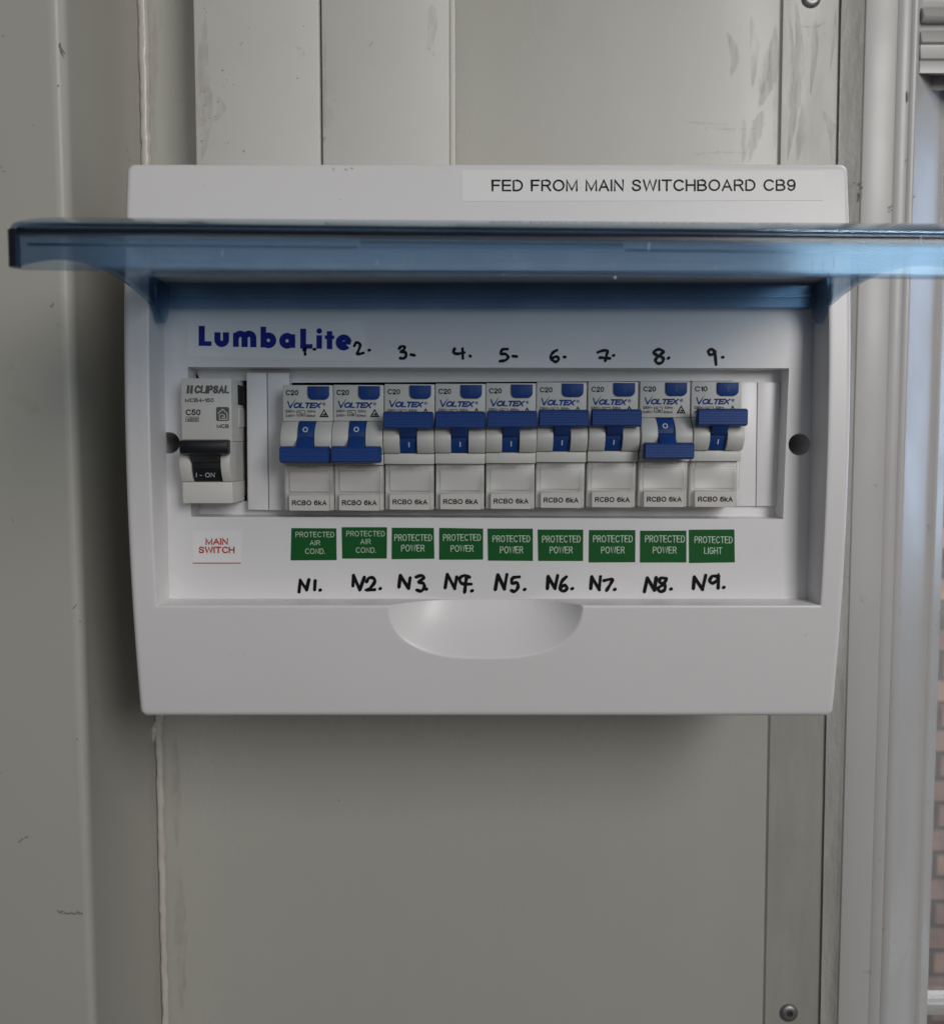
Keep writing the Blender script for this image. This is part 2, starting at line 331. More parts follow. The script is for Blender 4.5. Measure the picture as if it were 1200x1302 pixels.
# ================================================================== THE SETTING
def ribbon(m, f, pts, r):           # lens-shaped patch tapering to both ends
    pts = smooth_path(pts); n = len(pts); L_ = []; R_ = []
    for i, p in enumerate(pts):
        a, b = pts[max(0, i - 1)], pts[min(n - 1, i + 1)]; tx, ty = b[0] - a[0], b[1] - a[1]; l = math.hypot(tx, ty) or 1
        rr = r * math.sin(math.pi * (i + .3) / (n - .4)) * random.uniform(.75, 1.2); L_.append(f(p[0] - ty / l * rr, p[1] + tx / l * rr, .02)); R_.append(f(p[0] + ty / l * rr, p[1] - tx / l * rr, .02))
    m.add(L_ + R_, [[i, i + 1, n + i + 1, n + i] for i in range(n - 1)])
YT, YB = -420, 1750              # photo rows between which upright members run (beyond the frame at both ends)
def ripple(x, z): return .30 * math.sin(x / 31 + .8 * math.sin(z / 90)) * math.sin(z / 140 + 1.1) + .22 * math.sin(x / 17 + z / 160 + 2) + .12 * math.sin(z / 45 + x / 60)
def wavy(x0a, x0b, x1a, x1b, d, amp, nx=60, ny=70):
    """hand-flat painted metal: a front face with slight real waves"""
    m = M(); vs = []
    for j in range(ny + 1):
        y = YT + (YB - YT) * j / ny; t = y / 1302
        a, b = x0a + (x0b - x0a) * t, x1a + (x1b - x1a) * t
        for i in range(nx + 1):
            p = U(a + (b - a) * i / nx, y, d); e = min(1, i / 3, (nx - i) / 3)
            vs.append((p[0], p[1] - .15 + amp * e * (ripple(p[0], p[2]) * .5 + .1), p[2]))
    n = nx + 1
    return m.add(vs, [[j * n + i, j * n + i + 1, (j + 1) * n + i + 1, (j + 1) * n + i] for j in range(ny) for i in range(nx)], True)
def upright(profile, back=None):
    """profile: (x at photo row 0, x at row 1302, distance) from left to right, run vertically as one sheet with a back"""
    m = M(); rows = [YT, 0, 400, 800, 1302, YB]; n = len(profile)
    pr = list(profile)
    if back: pr = pr + [(pr[-1][0], pr[-1][1], back), (pr[0][0], pr[0][1], back)]
    n = len(pr); vs = []
    for y in rows:
        for a, b, d in pr: vs.append(U(a + (b - a) * y / 1302, y, d))
    fs = []
    for i in range(len(rows) - 1):
        for j in range(n if back else n - 1):
            j2 = (j + 1) % n
            fs.append([i * n + j, i * n + j2, (i + 1) * n + j2, (i + 1) * n + j])
    if back:
        fs.append(list(range(n))[::-1]); fs.append([(len(rows) - 1) * n + j for j in range(n)])
    return m.add(vs, fs, True)
O_W = (0, DW, -300)
# ground outside
gm = M().box(-3000, 6000, 700, 9000, -2560, -2500)
tag(build('ground', gm, mat('paving', (0.32, 0.30, 0.28), 0.8, cloud=(3, (0.26, 0.25, 0.23))), None, (0, 3000, -2500)), None, None, None, 'structure')
# left steel post
pm = upright([(-430, -340, 355), (60, 110, 355), (68, 115.5, 355.1), (75, 119.5, 355.9), (81, 123, 357.6), (86, 126, 360.5), (89, 128, 365), (168, 198.5, 426), (181, 210, 431.5)], 442)
post = thing('steel_post', 'broad grey painted steel post with a rounded corner left of the switchboard', 'post', (-210, 410, -300))
sm_ = M()
pf = plane(355.0)
stroke(sm_, [(73, 1158), (76, 1161), (79, 1158.5), (84, 1162), (90, 1161), (95, 1163), (99, 1160.5), (104, 1163)], .8, pf, wob=.5); stroke(sm_, [(74, 1160), (82, 1162.5), (92, 1162), (105, 1161.5)], .55, pf, wob=.5); stroke(sm_, [(98, 1159), (102, 1161), (100, 1163.5)], .5, pf)
stroke(sm_, [(24, 1071), (29, 1067)], .9, pf); stroke(sm_, [(32, 1066), (35, 1064)], .9, pf)
stroke(sm_, [(76, 55), (78, 62), (82, 67)], 1.2, pf, wob=.4); disc(sm_, 4, 45, 1.1, pf); disc(sm_, 74, 108, 1.0, pf); disc(sm_, 42, 159, .8, pf)
stroke(sm_, [(64, 388), (66, 390), (68, 385)], .8, pf); stroke(sm_, [(93, 774), (97, 769)], .6, pf); disc(sm_, 102, 790, .8, pf); disc(sm_, 34, 454, .6, pf)
def post_side(px, py, k=0):      # splayed side of the post at this row
    t = (px - (89 + 39 * py / 1302)) / (79 - 8.5 * py / 1302)
    return U(px, py, 365 + 61 * t - k)
s2 = M()
for (x, y, r) in [(116, 213, 1.1), (118, 211, .9), (120, 212, 1), (122, 214, .9), (124, 216, .9), (126, 219, .7), (128, 222, .6), (130, 225, .7), (131, 229, .6), (132, 233, .5), (132, 238, .5), (133, 243, .4), (117, 215, .7), (98, 940, .9), (107, 915, .8), (125, 9, .6), (141, 110, .6)]: disc(s2, x, y, r, post_side, n=7, k=.12)
build('post_face', pm, WALLP, post, (-210, 410, -300), extra=[(sm_, SCUFF), (s2, SCUFF)])
# sheet wall panel
panel = thing('wall_panel', 'large flat grey-beige wall sheet the switchboard is mounted on', 'wall panel', (0, 432, -300))
sheet_m = wavy(178.5, 207.5, 990.5, 967.5, 430, 1.3).merge(upright([(178, 207, 432), (178.5, 207.5, 430.9), (990.5, 967.5, 430.9), (992, 969, 431.1), (992.5, 969.5, 433)], 440))
s3 = M(); pw = plane(429.3)
disc(s3, 431, 1018, .9, pw, n=7); disc(s3, 220, 1115, .7, pw, n=7); disc(s3, 218, 1225, .8, pw, n=7)
s7 = M(); pw2 = plane(429.2)
for pts, r in [([(986, 30), (984, 70), (975, 110), (966, 135)], 9), ([(978, 60), (972, 90), (968, 120)], 7), ([(970, 140), (962, 165), (952, 205)], 8), ([(955, 20), (960, 60), (957, 110)], 5), ([(990, 60), (988, 120), (985, 190)], 4), ([(945, 150), (948, 180), (944, 206)], 5), ([(925, 40), (935, 70), (930, 95)], 5)]: ribbon(s7, pw2, pts, r)
for pts, r in [([(905, 162), (940, 164), (962, 163)], 1.2), ([(862, 154), (900, 156), (930, 158)], .9), ([(880, 196), (910, 193), (950, 194)], 1)]: ribbon(s7, pw2, pts, r)
s8 = M()
for pts, r in [([(196, 0), (197, 60), (195, 130), (198, 200)], 4), ([(222, 930), (224, 1000), (226, 1080)], 6), ([(228, 1100), (230, 1180), (232, 1290)], 7), ([(562, 5), (560, 25), (556, 45)], 0.5)]: ribbon(s8, pw2, pts, r)
build('panel_sheet', sheet_m, SHEET, panel, (0, 432, -300), extra=[(s3, SCUFF), (s7, SMUDGE), (s8, BROWN)])
# riveted strip with a dark joint beside the sheet
strip = thing('cover_strip', 'narrow scuffed metal strip with two rivets right of the wall sheet', 'metal strip', (120, 433, -300))
s9 = M(); pst = plane(432.55)
for pts, r in [([(1012, 2), (1016, 60), (1012, 120), (1001, 205)], 7), ([(1035, 10), (1036, 60), (1030, 120)], 4), ([(1004, 20), (1006, 80), (1003, 140)], 4), ([(1015, 32), (1035, 34), (1050, 27)], 1.3), ([(1045, 140), (1060, 170), (1058, 205)], 6), ([(1062, 10), (1060, 50), (1055, 90)], 2), ([(1020, 130), (1018, 170), (1014, 205)], 5)]: ribbon(s9, pst, pts, r)
build('strip_plate', upright([(986, 964, 436), (996, 972.5, 432.6), (1069.5, 1042.5, 432.6)], 440), STRIPM, strip, (120, 433, -300), extra=[(s9, SMUDGE)])
def rivet(px, py):
    c = U(px, py, 432.6); m = M(); rings = [(4.3, 0), (4.2, -.5), (3.4, -1.3), (2.3, -1.6), (1.5, -1.5), (1.3, -.4), (0, -.2)]
    n = 28; vs = []
    for r, h in rings[:-1]: vs += [(c[0] + r * math.cos(2 * math.pi * i / n), c[1] + h, c[2] + r * math.sin(2 * math.pi * i / n)) for i in range(n)]
    fs = [[a * n + i, a * n + (i + 1) % n, (a + 1) * n + (i + 1) % n, (a + 1) * n + i] for a in range(len(rings) - 2) for i in range(n)]
    m.add(vs, fs, True)
    r_ = build('rivet', m, STEEL, strip, (120, 433, -300))
    build('rivet_hole', M().add([(c[0] + 1.35 * math.cos(2 * math.pi * i / n), c[1] - .42, c[2] + 1.35 * math.sin(2 * math.pi * i / n)) for i in range(n)], [list(range(n))]), DARK, r_, (120, 433, -300))
rivet(1031, -3); rivet(1002.5, 1288)
# sealant bead in the corner
def bead(rows, xs, rad, d, seed, m=None):
    rnd = random.Random(seed); m = m or M(); n = 10; vs = []
    R = []
    for y in rows:
        t = y / 1302; R.append(U(xs[0] + (xs[1] - xs[0]) * t + rnd.uniform(-.7, .7), y, d))
    for p in R:
        rr = rad * rnd.uniform(.86, 1.16) * (1.35 if p[2] > 60 else 1.0)
        for i in range(n):
            a = math.pi * 2 * i / n; vs.append((p[0] + rr * math.cos(a), p[1] + rr * .9 * math.sin(a), p[2]))
    fs = [[i * n + j, i * n + (j + 1) % n, (i + 1) * n + (j + 1) % n, (i + 1) * n + j] for i in range(len(R) - 1) for j in range(n)]
    return m.add(vs, fs, True)
b1 = bead(list(range(-420, 1750, 9)), (181, 210.5), 1.55, 428.9, 3)
bd = build('sealant_bead', b1, BEAD, None, (-140, 430, 0)); tag(bd, 'thin white sealant bead down the corner between steel post and wall sheet', 'sealant')
bl = M(); rr = random.Random(4)
for (x, y, s) in [(196, 930, 1.9), (194, 938, 1.5), (200, 922, 1.6), (204, 912, 1.9)]:
    b = bmesh.new(); bmesh.ops.create_icosphere(b, subdivisions=3, radius=s); c = U(x, y, 428.6)
    for v in b.verts: v.co = (c[0] + v.co.x * (1 + .3 * math.sin(v.co.z * 3)), c[1] + v.co.y * .7, c[2] + v.co.z * 1.5)
    bl.bm(b, True); b.free()
blob = build('sealant_blob', bl, BEAD, bd, (-140, 430, 0))
# two trunking covers above the box
ptk = plane(402); s4 = M()
for (x, y, r) in [(260, 10, .8), (262, 15, .7), (283, 89, 1.1), (288, 101, .7), (297, 107, .8), (260, 116, .9), (285, 109, .6), (277, 129, 1), (266, 150, .7), (290, 181, .8), (310, 192, 1.2), (260, 134, .9), (256, 152, .7), (265, 165, .6), (286, 182, .6), (273, 148, .7), (256, 179, 1), (255, 158, .6), (316, 36, .6), (386, 33, .7), (378, 99, .9)]: disc(s4, x, y, r, ptk, n=7)
def trunk(x0, x1, d, label, lip):
    o = (U((x0 + x1) / 2, 207, d)[0], d + 10, 80)
    t = thing('cable_trunking', label, 'cable trunking', o, 'trunking covers above the box')
    m = M(); a = U(x0, 100, d); b = U(x1, 100, d); z0 = 70; z1 = 330
    m.box(a[0], b[0], d, 429.5, z0, z1, .9, 2)
    gm_ = M(); pt_ = plane(d)
    for pts, r in ([([(412, 20), (413, 80), (412, 130), (414, 168)], 2.6), ([(549, 5), (550, 30), (546, 62)], 7)] if lip else [([(262, 20), (258, 80), (264, 150), (256, 205)], 8), ([(276, 120), (282, 140), (270, 155)], 6)]): ribbon(gm_, pt_, pts, r)
    build('cover', m, TRUNK, t, o, extra=[(gm_, BROWN)] if lip else [(s4, SCUFF), (gm_, BROWN)])
    if lip:
        pass
        build('edge_lip', M().box(b[0] + .02, b[0] + 2.2, d + 7, 429.5, z0, z1, .5, 2), TRUNK, t, o)
    return t
t1 = trunk(247, 406.5, 402, 'left trunking cover with mould spots, above the box beside the dark recess', False)
t2 = trunk(409, 571.5, 402.6, 'right trunking cover with faint brown smudges, above the box beside the wall sheet', True)
# window at the right: architrave, jamb, splayed reveal, bright flange, head, rail, pane
O_WIN = (215, 440, -300)
win = thing('window', 'white aluminium window frame with ridged jamb at the right of the switchboard', 'window', O_WIN)
s5 = M(); s6 = M(); pa = plane(425.5); ps = plane(427.2)
for (x, y, a, b) in [(1095, 232, 1.3, 2.5), (1096, 238, 1, 2), (1094.5, 246, 1.3, 4), (1094, 252, 1, 3), (1086, 232, 2.6, 1)]: disc(s5, x, y, a, ps, n=8, ry=b, k=.9)
for (x, y, a, b) in [(1133, 262, 1.8, 1), (1133, 267, 1, 1.4), (1153, 203, 1, 1), (1162, 250, .8, 1.4), (1154, 122, 1, 8)]: disc(s6, x, y, a, pa, n=8, ry=b, k=.3)
build('sealant_joint', upright([(1069.6, 1042.6, 433), (1069.9, 1042.9, 431.0), (1079, 1049.5, 430.3), (1083, 1053, 429.6), (1090, 1058, 428.9), (1093, 1060, 428.4), (1099.9, 1064.1, 427.4)], 440), SMEAR, win, O_WIN, extra=[(s5, SCUFF)])
build('architrave', upright([(1100, 1064.2, 427.2), (1101.5, 1065.6, 426.7), (1103.5, 1067.4, 426.5), (1140, 1101, 426.3), (1142, 1103, 426.5), (1144, 1105, 426.1), (1157, 1115.5, 425.9), (1159, 1117.5, 426.15), (1161, 1119.5, 425.7), (1167, 1126.5, 425.4), (1168.4, 1127.7, 425.6), (1169, 1128.2, 426.2)], 440), FRAME, win, O_WIN, extra=[(s6, SCUFF)])
build('reveal', upright([(1169.1, 1128.3, 426.3), (1183, 1140, 436.5), (1185, 1142, 437.6), (1200, 1156, 449), (1204, 1160.5, 450.2), (1206, 1162.3, 450.6)], 470), FRAME, win, O_WIN)
build('flange', upright([(1206.1, 1162.4, 450.6), (1207, 1163.3, 450.4), (1212, 1168.6, 450.2), (1213, 1169.6, 450.8), (1219, 1175.8, 455.0), (1221, 1178, 456.5)], 470), FRAME, win, O_WIN)
hp = M()
def hz(y, d): return U(1185, y, d)[2]
prof = [(426, hz(-330, 426)), (426, hz(-10, 426)), (429, hz(-6, 429)), (429, hz(8, 429)), (425.5, hz(10, 425.5)), (424, hz(19, 424)), (425.5, hz(27, 425.5)), (428.6, hz(29, 428.6)), (428.6, hz(38, 428.6)), (426.5, hz(40, 426.5)), (425.5, hz(53, 425.5)), (427, hz(56, 427)), (427, hz(60, 427)), (426, hz(74, 426)), (427.4, hz(77, 427.4)), (427, hz(80, 427)), (427, hz(93, 427)), (436, hz(94, 436)), (440, hz(96, 440)), (439, hz(114, 439)), (448, hz(115.5, 448)), (470, hz(116, 470)), (470, hz(-330, 470))]
hp.extrude_x(prof, U(1171, 60, 426)[0], 1500, .25, 1)
build('head', hp, FRAME, win, O_WIN)
zr0, zr1 = U(1180, 1284, 500)[2], U(1180, 1269, 500)[2]
build('rail', M().box(U(1150, 1277, 500)[0], 1500, 494, 508, zr0, zr1, 1.2), FRAME, win, O_WIN)
build('pane', M().box(U(1150, 1277, 500)[0], 1500, 499, 503, -420, zr0 - .1).box(U(1150, 1277, 500)[0], 1500, 499, 503, zr1 + .1, 300), GLASS, win, O_WIN)
build('far_jamb', M().box(1500, 1640, 424, 508, -460, 330, 2), FRAME, win, O_WIN)
build('sill', M().box(180, 1640, 424, 520, -470, -420, 2), FRAME, win, O_WIN)
# brick wall outside
def brick_wall():
    m = bpy.data.materials.new('brickwork'); m.use_nodes = True; nt = m.node_tree; L = nt.links; b = nt.nodes['Principled BSDF']
    tc = N(nt, 'ShaderNodeTexCoord'); sx = N(nt, 'ShaderNodeSeparateXYZ'); cx = N(nt, 'ShaderNodeCombineXYZ')
    L.new(tc.outputs['Object'], sx.inputs[0]); L.new(sx.outputs['X'], cx.inputs['X']); L.new(sx.outputs['Z'], cx.inputs['Y'])
    br = N(nt, 'ShaderNodeTexBrick', Scale=1.0); br.inputs['Color1'].default_value = (.46, .33, .275, 1); br.inputs['Color2'].default_value = (.34, .26, .24, 1); br.inputs['Mortar'].default_value = (.21, .195, .185, 1)
    br.inputs['Mortar Size'].default_value = .009; br.inputs['Brick Width'].default_value = .122; br.inputs['Row Height'].default_value = .086; br.inputs['Mortar Smooth'].default_value = .3
    L.new(cx.outputs[0], br.inputs['Vector'])
    no = N(nt, 'ShaderNodeTexNoise', Scale=9.0, Detail=5.0); L.new(tc.outputs['Object'], no.inputs['Vector'])
    mx = N(nt, 'ShaderNodeMix', data_type='RGBA', blend_type='OVERLAY'); mx.inputs[0].default_value = .5; L.new(br.outputs['Color'], mx.inputs[6]); L.new(no.outputs['Fac'], mx.inputs[7]); L.new(mx.outputs[2], b.inputs['Base Color'])
    bu = N(nt, 'ShaderNodeBump', Strength=.8, Distance=.01); L.new(br.outputs['Fac'], bu.inputs['Height']); bu.invert = True; L.new(bu.outputs[0], b.inputs['Normal'])
    b.inputs['Roughness'].default_value = .85
    return m
tag(build('brick_wall', M().box(200, 5500, 3200, 3310, -2500, 1400), brick_wall(), None, (2000, 3250, -2500)), 'red-brown brick wall outside, seen through the window at the right edge', 'brick wall')

# ================================================================== THE SWITCHBOARD
O_B = (5.5, 430, -94)
sb = thing('switchboard', 'white plastic wall switchboard with its blue tinted lid flipped open', 'switchboard', O_B)
XL, XR = -118.9, 129.4
ZT, ZB = U(625, 207.5, 340)[2], U(615, 906.5, 339.7)[2] - 1.6
RXL, RXR = U(192, 600, 331.5)[0], U(1051, 600, 331.5)[0]
RZT, RZB = 57.5, U(620, 769.5, 335)[2]
DF = 347.0                        # escutcheon plane
# scoop
sx0, sx1 = U(494, 769, 335)[0], U(741, 769, 335)[0]; scx = (sx0 + sx1) / 2; sa = (sx1 - sx0) / 2; sb_h = RZB - U(615, 839, 335)[2]
def scoop(x, z):
    if z > RZB + 0.5: return 0.0
    v = max(0, (RZB - z) / sb_h)
    r = (abs((x - scx) / sa) ** 2.7 + abs(v) ** 2.3) ** (1 / 2.5)
    if r >= 1: return 0.0
    dmax = DF - face_d(z) - .25
    return dmax * (1 - r ** 3.4) ** 1.1 * (1 - 0.5 * v)
offs = [0, .12, .4, .8, 1.3, 1.9, 2.6, 4.0, 6.0]
def rng(a, b, st): n = max(1, int(round((b - a) / st))); return [a + (b - a) * i / n for i in range(n + 1)]
ri = [0, .1, .3, .6, 1.0]          # small round at recess lip
def uniq(l):
    l = sorted(l); o = [l[0]]
    for a in l[1:]:
        if a - o[-1] > 1e-3: o.append(a)
    return o
xs = uniq([XL + o for o in offs] + [RXL - r for r in ri] + rng(RXL, sx0 - 2, 8) + rng(sx0 - 2, sx1 + 2, .5) + rng(sx1 + 2, RXR, 8) + [RXR + r for r in ri] + rng(RXR + 1, XR - 6, 4) + [XR - o for o in offs])
zs = uniq([ZB + o for o in offs] + rng(ZB + 6, RZB - sb_h - 1, 2.5) + rng(RZB - sb_h - 1, RZB - 1.2, .45) + [RZB - r for r in ri] + rng(RZB, RZT, 6) + [RZT + r for r in ri] + rng(RZT + 1, ZT - 6, 3) + [ZT - o for o in offs])
FIL = 1.9
def cover_pt(x, z):
    off = min(x - XL, XR - x, z - ZB, ZT - z)
    fil = 0 if off >= FIL else FIL - math.sqrt(max(0, FIL ** 2 - (FIL - off) ** 2))
    # lip rounding of the recess
    dx = max(RXL - x, x - RXR, 0); dz = max(RZB - z, z - RZT, 0); di = max(dx, dz)
    lip = 0 if di >= 1 else 0.55 * (1 - math.sqrt(max(0, 1 - (1 - di) ** 2)))
    s = scoop(x, z)
    d = face_d(z) + fil + max(lip, s)
    # plan corners rounded
    R = 2.6
    ex = (XL + R - x) if x < XL + R else ((x - XR + R) if x > XR - R else 0); ez = (ZB + R - z) if z < ZB + R else ((z - ZT + R) if z > ZT - R else 0)
    if ex > 0 and ez > 0:
        mx_ = max(ex, ez); l = math.hypot(ex, ez); cx_, cz_ = ex - ex / l * mx_, ez - ez / l * mx_
        x += cx_ if x < 5 else -cx_; z += cz_ if z < 0 else -cz_
    return (x, d, z)
cm = M(); idx = {}
for i, x in enumerate(xs):
    for j, z in enumerate(zs): idx[i, j] = len(cm.v); cm.v.append(cover_pt(x, z))
def fa(f): cm.f.append(f); cm.sm.append(True)
nx, nz = len(xs), len(zs)
inside = lambda a, b, lo, hi: a >= lo - 1e-4 and b <= hi + 1e-4
for i in range(nx - 1):
    for j in range(nz - 1):
        if inside(xs[i], xs[i + 1], RXL, RXR) and inside(zs[j], zs[j + 1], RZB, RZT): continue
        fa([idx[i, j], idx[i + 1, j], idx[i + 1, j + 1], idx[i, j + 1]])
# outer sides back to the wall
loop = [(i, 0) for i in range(nx)] + [(nx - 1, j) for j in range(1, nz)] + [(i, nz - 1) for i in range(nx - 2, -1, -1)] + [(0, j) for j in range(nz - 2, 0, -1)]
ring = [idx[q] for q in loop]; base = len(cm.v)
for q in ring: x, d, z = cm.v[q]; cm.v.append((x, 429.8, z))
for a in range(len(ring)): b = (a + 1) % len(ring); fa([ring[a], base + a, base + b, ring[b]])
# recess walls
li = [i for i in range(nx) if RXL - 1e-4 <= xs[i] <= RXR + 1e-4]; lj = [j for j in range(nz) if RZB - 1e-4 <= zs[j] <= RZT + 1e-4]
loop = [(i, lj[0]) for i in li] + [(li[-1], j) for j in lj[1:]] + [(i, lj[-1]) for i in li[-2::-1]] + [(li[0], j) for j in lj[-2:0:-1]]
ring = [idx[q] for q in loop]; base = len(cm.v)
for q in ring:
    x, d, z = cm.v[q]; x += .5 if x < RXL + .01 else (-.5 if x > RXR - .01 else 0); z += .4 if z < RZB + .01 else (-.2 if z > RZT - .01 else 0)
    cm.v.append((x, DF + .3, z))
for a in range(len(ring)): b = (a + 1) % len(ring); fa([ring[a], ring[b], base + b, base + a])
cover = build('cover', cm, WHITE, sb, O_B, angle=35)
# escutcheon with window and screw holes
fP = plane(DF)
wq = [U(238.5, 466.5, DF), U(1003, 468, DF), U(995.5, 660, DF), U(243, 657, DF)]
holes = [(U(215, 563, DF), 3.85), (U(1016, 565, DF), 3.9)]
b = bmesh.new(); E = []
def loop_edges(pts):
    vs = [b.verts.new(p) for p in pts]
    for k in range(len(vs)): E.append(b.edges.new((vs[k], vs[(k + 1) % len(vs)])))
    return vs
loop_edges([(RXL - 1, DF, RZB - .5), (RXR + 1, DF, RZB - .5), (RXR + 1, DF, RZT + 1), (RXL - 1, DF, RZT + 1)])
loop_edges(wq)
for c, r in holes: loop_edges([(c[0] + r * math.cos(2 * math.pi * k / 32), DF, c[2] + r * math.sin(2 * math.pi * k / 32)) for k in range(32)])
bmesh.ops.triangle_fill(b, use_beauty=True, edges=E)
pm = M(); pm.bm(b); b.free()
DL = 356.0                        # sunken ledge
wl = [(x + sx_, DL, z + sz_) for (x, d, z), sx_, sz_ in zip(wq, (.5, -.5, -.5, .5), (-.3, -.3, .3, .3))]
pm.add(wq + wl, [[0, 1, 5, 4], [1, 2, 6, 5], [2, 3, 7, 6], [3, 0, 4, 7]])
for c, r in holes:
    n = 32; a = [(c[0] + r * math.cos(2 * math.pi * k / n), DF, c[2] + r * math.sin(2 * math.pi * k / n)) for k in range(n)]
    a2 = [(c[0] + r * .93 * math.cos(2 * math.pi * k / n), DF + 32, c[2] + r * .93 * math.sin(2 * math.pi * k / n)) for k in range(n)]
    pm.add(a + a2, [[k, (k + 1) % n, n + (k + 1) % n, n + k] for k in range(n)] + [[n + k for k in range(n)]], True)
esc = build('front_panel', pm, PANELW, sb, O_B, angle=30)
# ledge floor with openings for the breakers
b = bmesh.new(); E = []
loop_edges([(x + s, DL, z + t) for (x, d, z), s, t in zip(wl, (-.3, .3, .3, -.3), (.3, .3, -.3, -.3))])
loop_edges([U(240.5, 484, DL), U(313.5, 484, DL), U(314.5, 637, DL), U(242.5, 637, DL)])
loop_edges([U(368, 486.5, DL), U(931, 484, DL), U(929, 644, DL), U(370, 645, DL)])
bmesh.ops.triangle_fill(b, use_beauty=True, edges=E)
lm = M().bm(b); b.free()
ofs = len(lm.v)
build('ledge', lm, PANELW, sb, O_B)
build('dark_interior_sheet', M().box(-105, 118, 396, 399, -40, 40), DARK, sb, O_B)  # dark sheet painting in the unlit box interior behind the breaker gaps
# blanking plates
def blank(quad, dfront, grooves, name='blanking_plate'):
    pts = [U(x, y, dfront) for x, y in quad]; m = M()
    m.prism([(p[0], p[2]) for p in pts], dfront, DL + 1, .18)
    o = build(name, m, PANELW, sb, O_B)
    g = M()
    for (x, y0, y1) in grooves: stroke(g, [(x, y0), (x + 1, y1)], .8, plane(dfront), curve=False, caps=False, k=.02)
    if grooves: build('groove', g, GREYP, o, O_B)
    return o
blank([(313.5, 473.5), (338.8, 473.8), (341, 648.5), (315.5, 648)], 351.2, [])
blank([(340, 473.8), (367.5, 474), (368, 648.8), (342.2, 648.5)], 351.2, [])
blank([(930.5, 486), (962.3, 486), (960.5, 643.5), (928.5, 643.5)], 354.6, [])
blank([(963.3, 486), (992, 486.2), (988.5, 643.5), (961.5, 643.5)], 354.2, [])
# ---------------------------------------------------------------- lid
O_LID = (6.5, 334, 55)
LX0, LX1 = -109.6, 122.6
LEN, RIM = 103.0, 12.0
def top_w(u): return 60 + 0.19 * u - 0.00270 * u * u
def twist(x, u): return -2.3 * ((x - LX0) / (LX1 - LX0) - .5) * (u / LEN) ** 1.2
lo = [0, .15, .5, 1.0, 1.7, 2.6, 5]
lxs = uniq([LX0 + o for o in lo] + rng(LX0 + 5, LX1 - 5, 8) + [LX1 - o for o in lo]); lus = uniq(rng(0, LEN - 5, 6) + [LEN - o for o in lo])
lm = M(); li_ = {}
for i, x in enumerate(lxs):
    for j, u in enumerate(lus):
        off = min(x - LX0, LX1 - x, LEN - u); r = 2.0
        fil = 0 if off >= r else r - math.sqrt(max(0, r * r - (r - off) ** 2))
        xx, uu = x, u; R = 4.0
        ex = (LX0 + R - x) if x < LX0 + R else ((x - LX1 + R) if x > LX1 - R else 0); eu = max(0, u - LEN + R)
        if ex > 0 and eu > 0:
            mx_ = max(ex, eu); l = math.hypot(ex, eu); nx_, nu = ex / l * mx_, eu / l * mx_
            xx += (ex - nx_) if x < 6 else -(ex - nx_); uu += nu - eu
        li_[i, j] = len(lm.v); lm.v.append((xx, 333.2 - uu, top_w(uu) - fil + twist(xx, uu)))
A, B = len(lxs), len(lus)
for i in range(A - 1):
    for j in range(B - 1): lm.f.append([li_[i, j], li_[i + 1, j], li_[i + 1, j + 1], li_[i, j + 1]]); lm.sm.append(True)
lp = [(0, j) for j in range(B)] + [(i, B - 1) for i in range(1, A)] + [(A - 1, j) for j in range(B - 2, -1, -1)]
prev = [li_[q] for q in lp]
for h in (4.6, 5.2, RIM - 1.0, RIM):
    cur = []
    for q in lp:
        x, d, z = lm.v[li_[q]]; u = 333.2 - d
        zz = top_w(u) + twist(x, u) - h * (1 - .125 * max(0, u) / LEN)
        ins = .0 if h > 5 else 0.0
        cur.append(len(lm.v)); lm.v.append((x, d, zz))
    for a in range(len(lp) - 1): lm.f.append([prev[a], cur[a], cur[a + 1], prev[a + 1]]); lm.sm.append(True)
    prev = cur
b = bmesh.new()
bv = [b.verts.new(v) for v in lm.v]
for f in lm.f: b.faces.new([bv[i] for i in f])
bmesh.ops.remove_doubles(b, verts=b.verts[:], dist=1e-4); bmesh.ops.recalc_face_normals(b, faces=b.faces[:])
b.normal_update()
top = max(b.faces, key=lambda f: f.calc_center_median().z)
if top.normal.z < 0: bmesh.ops.reverse_faces(b, faces=b.faces[:])
lm = M().bm(b, True); b.free()
lid = build('lid', lm, LID, sb, O_B, angle=45)
so = lid.modifiers.new('thick', 'SOLIDIFY'); so.thickness = 0.0021; so.offset = -1; so.use_even_offset = True
tag(lid, 'translucent blue lid raised level with a dark front edge')
def ear(x0, x1):
    pts = [(331.4, 57.0), (331.4, 50.0), (335.6, 44.2), (337, 43.0), (339, 42.4), (341.2, 42.9), (343.2, 44.4), (344.6, 46.6), (345.4, 49.4), (345.6, 56.8)]

    return M().extrude_x(pts, x0, x1, .3, 1)
build('hinge_arm', ear(LX0 + .3, LX0 + 3.0), LID, lid, O_B)
build('hinge_arm', ear(LX1 - 3.0, LX1 - .3), LID, lid, O_B)
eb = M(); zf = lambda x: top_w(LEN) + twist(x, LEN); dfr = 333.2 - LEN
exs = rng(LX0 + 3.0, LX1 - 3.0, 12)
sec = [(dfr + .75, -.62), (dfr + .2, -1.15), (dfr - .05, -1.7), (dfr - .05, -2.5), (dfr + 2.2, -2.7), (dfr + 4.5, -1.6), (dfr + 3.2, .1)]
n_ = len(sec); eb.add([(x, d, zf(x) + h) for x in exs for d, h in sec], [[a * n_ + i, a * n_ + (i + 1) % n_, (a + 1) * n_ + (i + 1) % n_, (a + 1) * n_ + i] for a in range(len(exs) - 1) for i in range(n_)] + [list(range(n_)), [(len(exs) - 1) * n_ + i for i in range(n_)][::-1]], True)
scr = M(); fl = plane(dfr - .03)
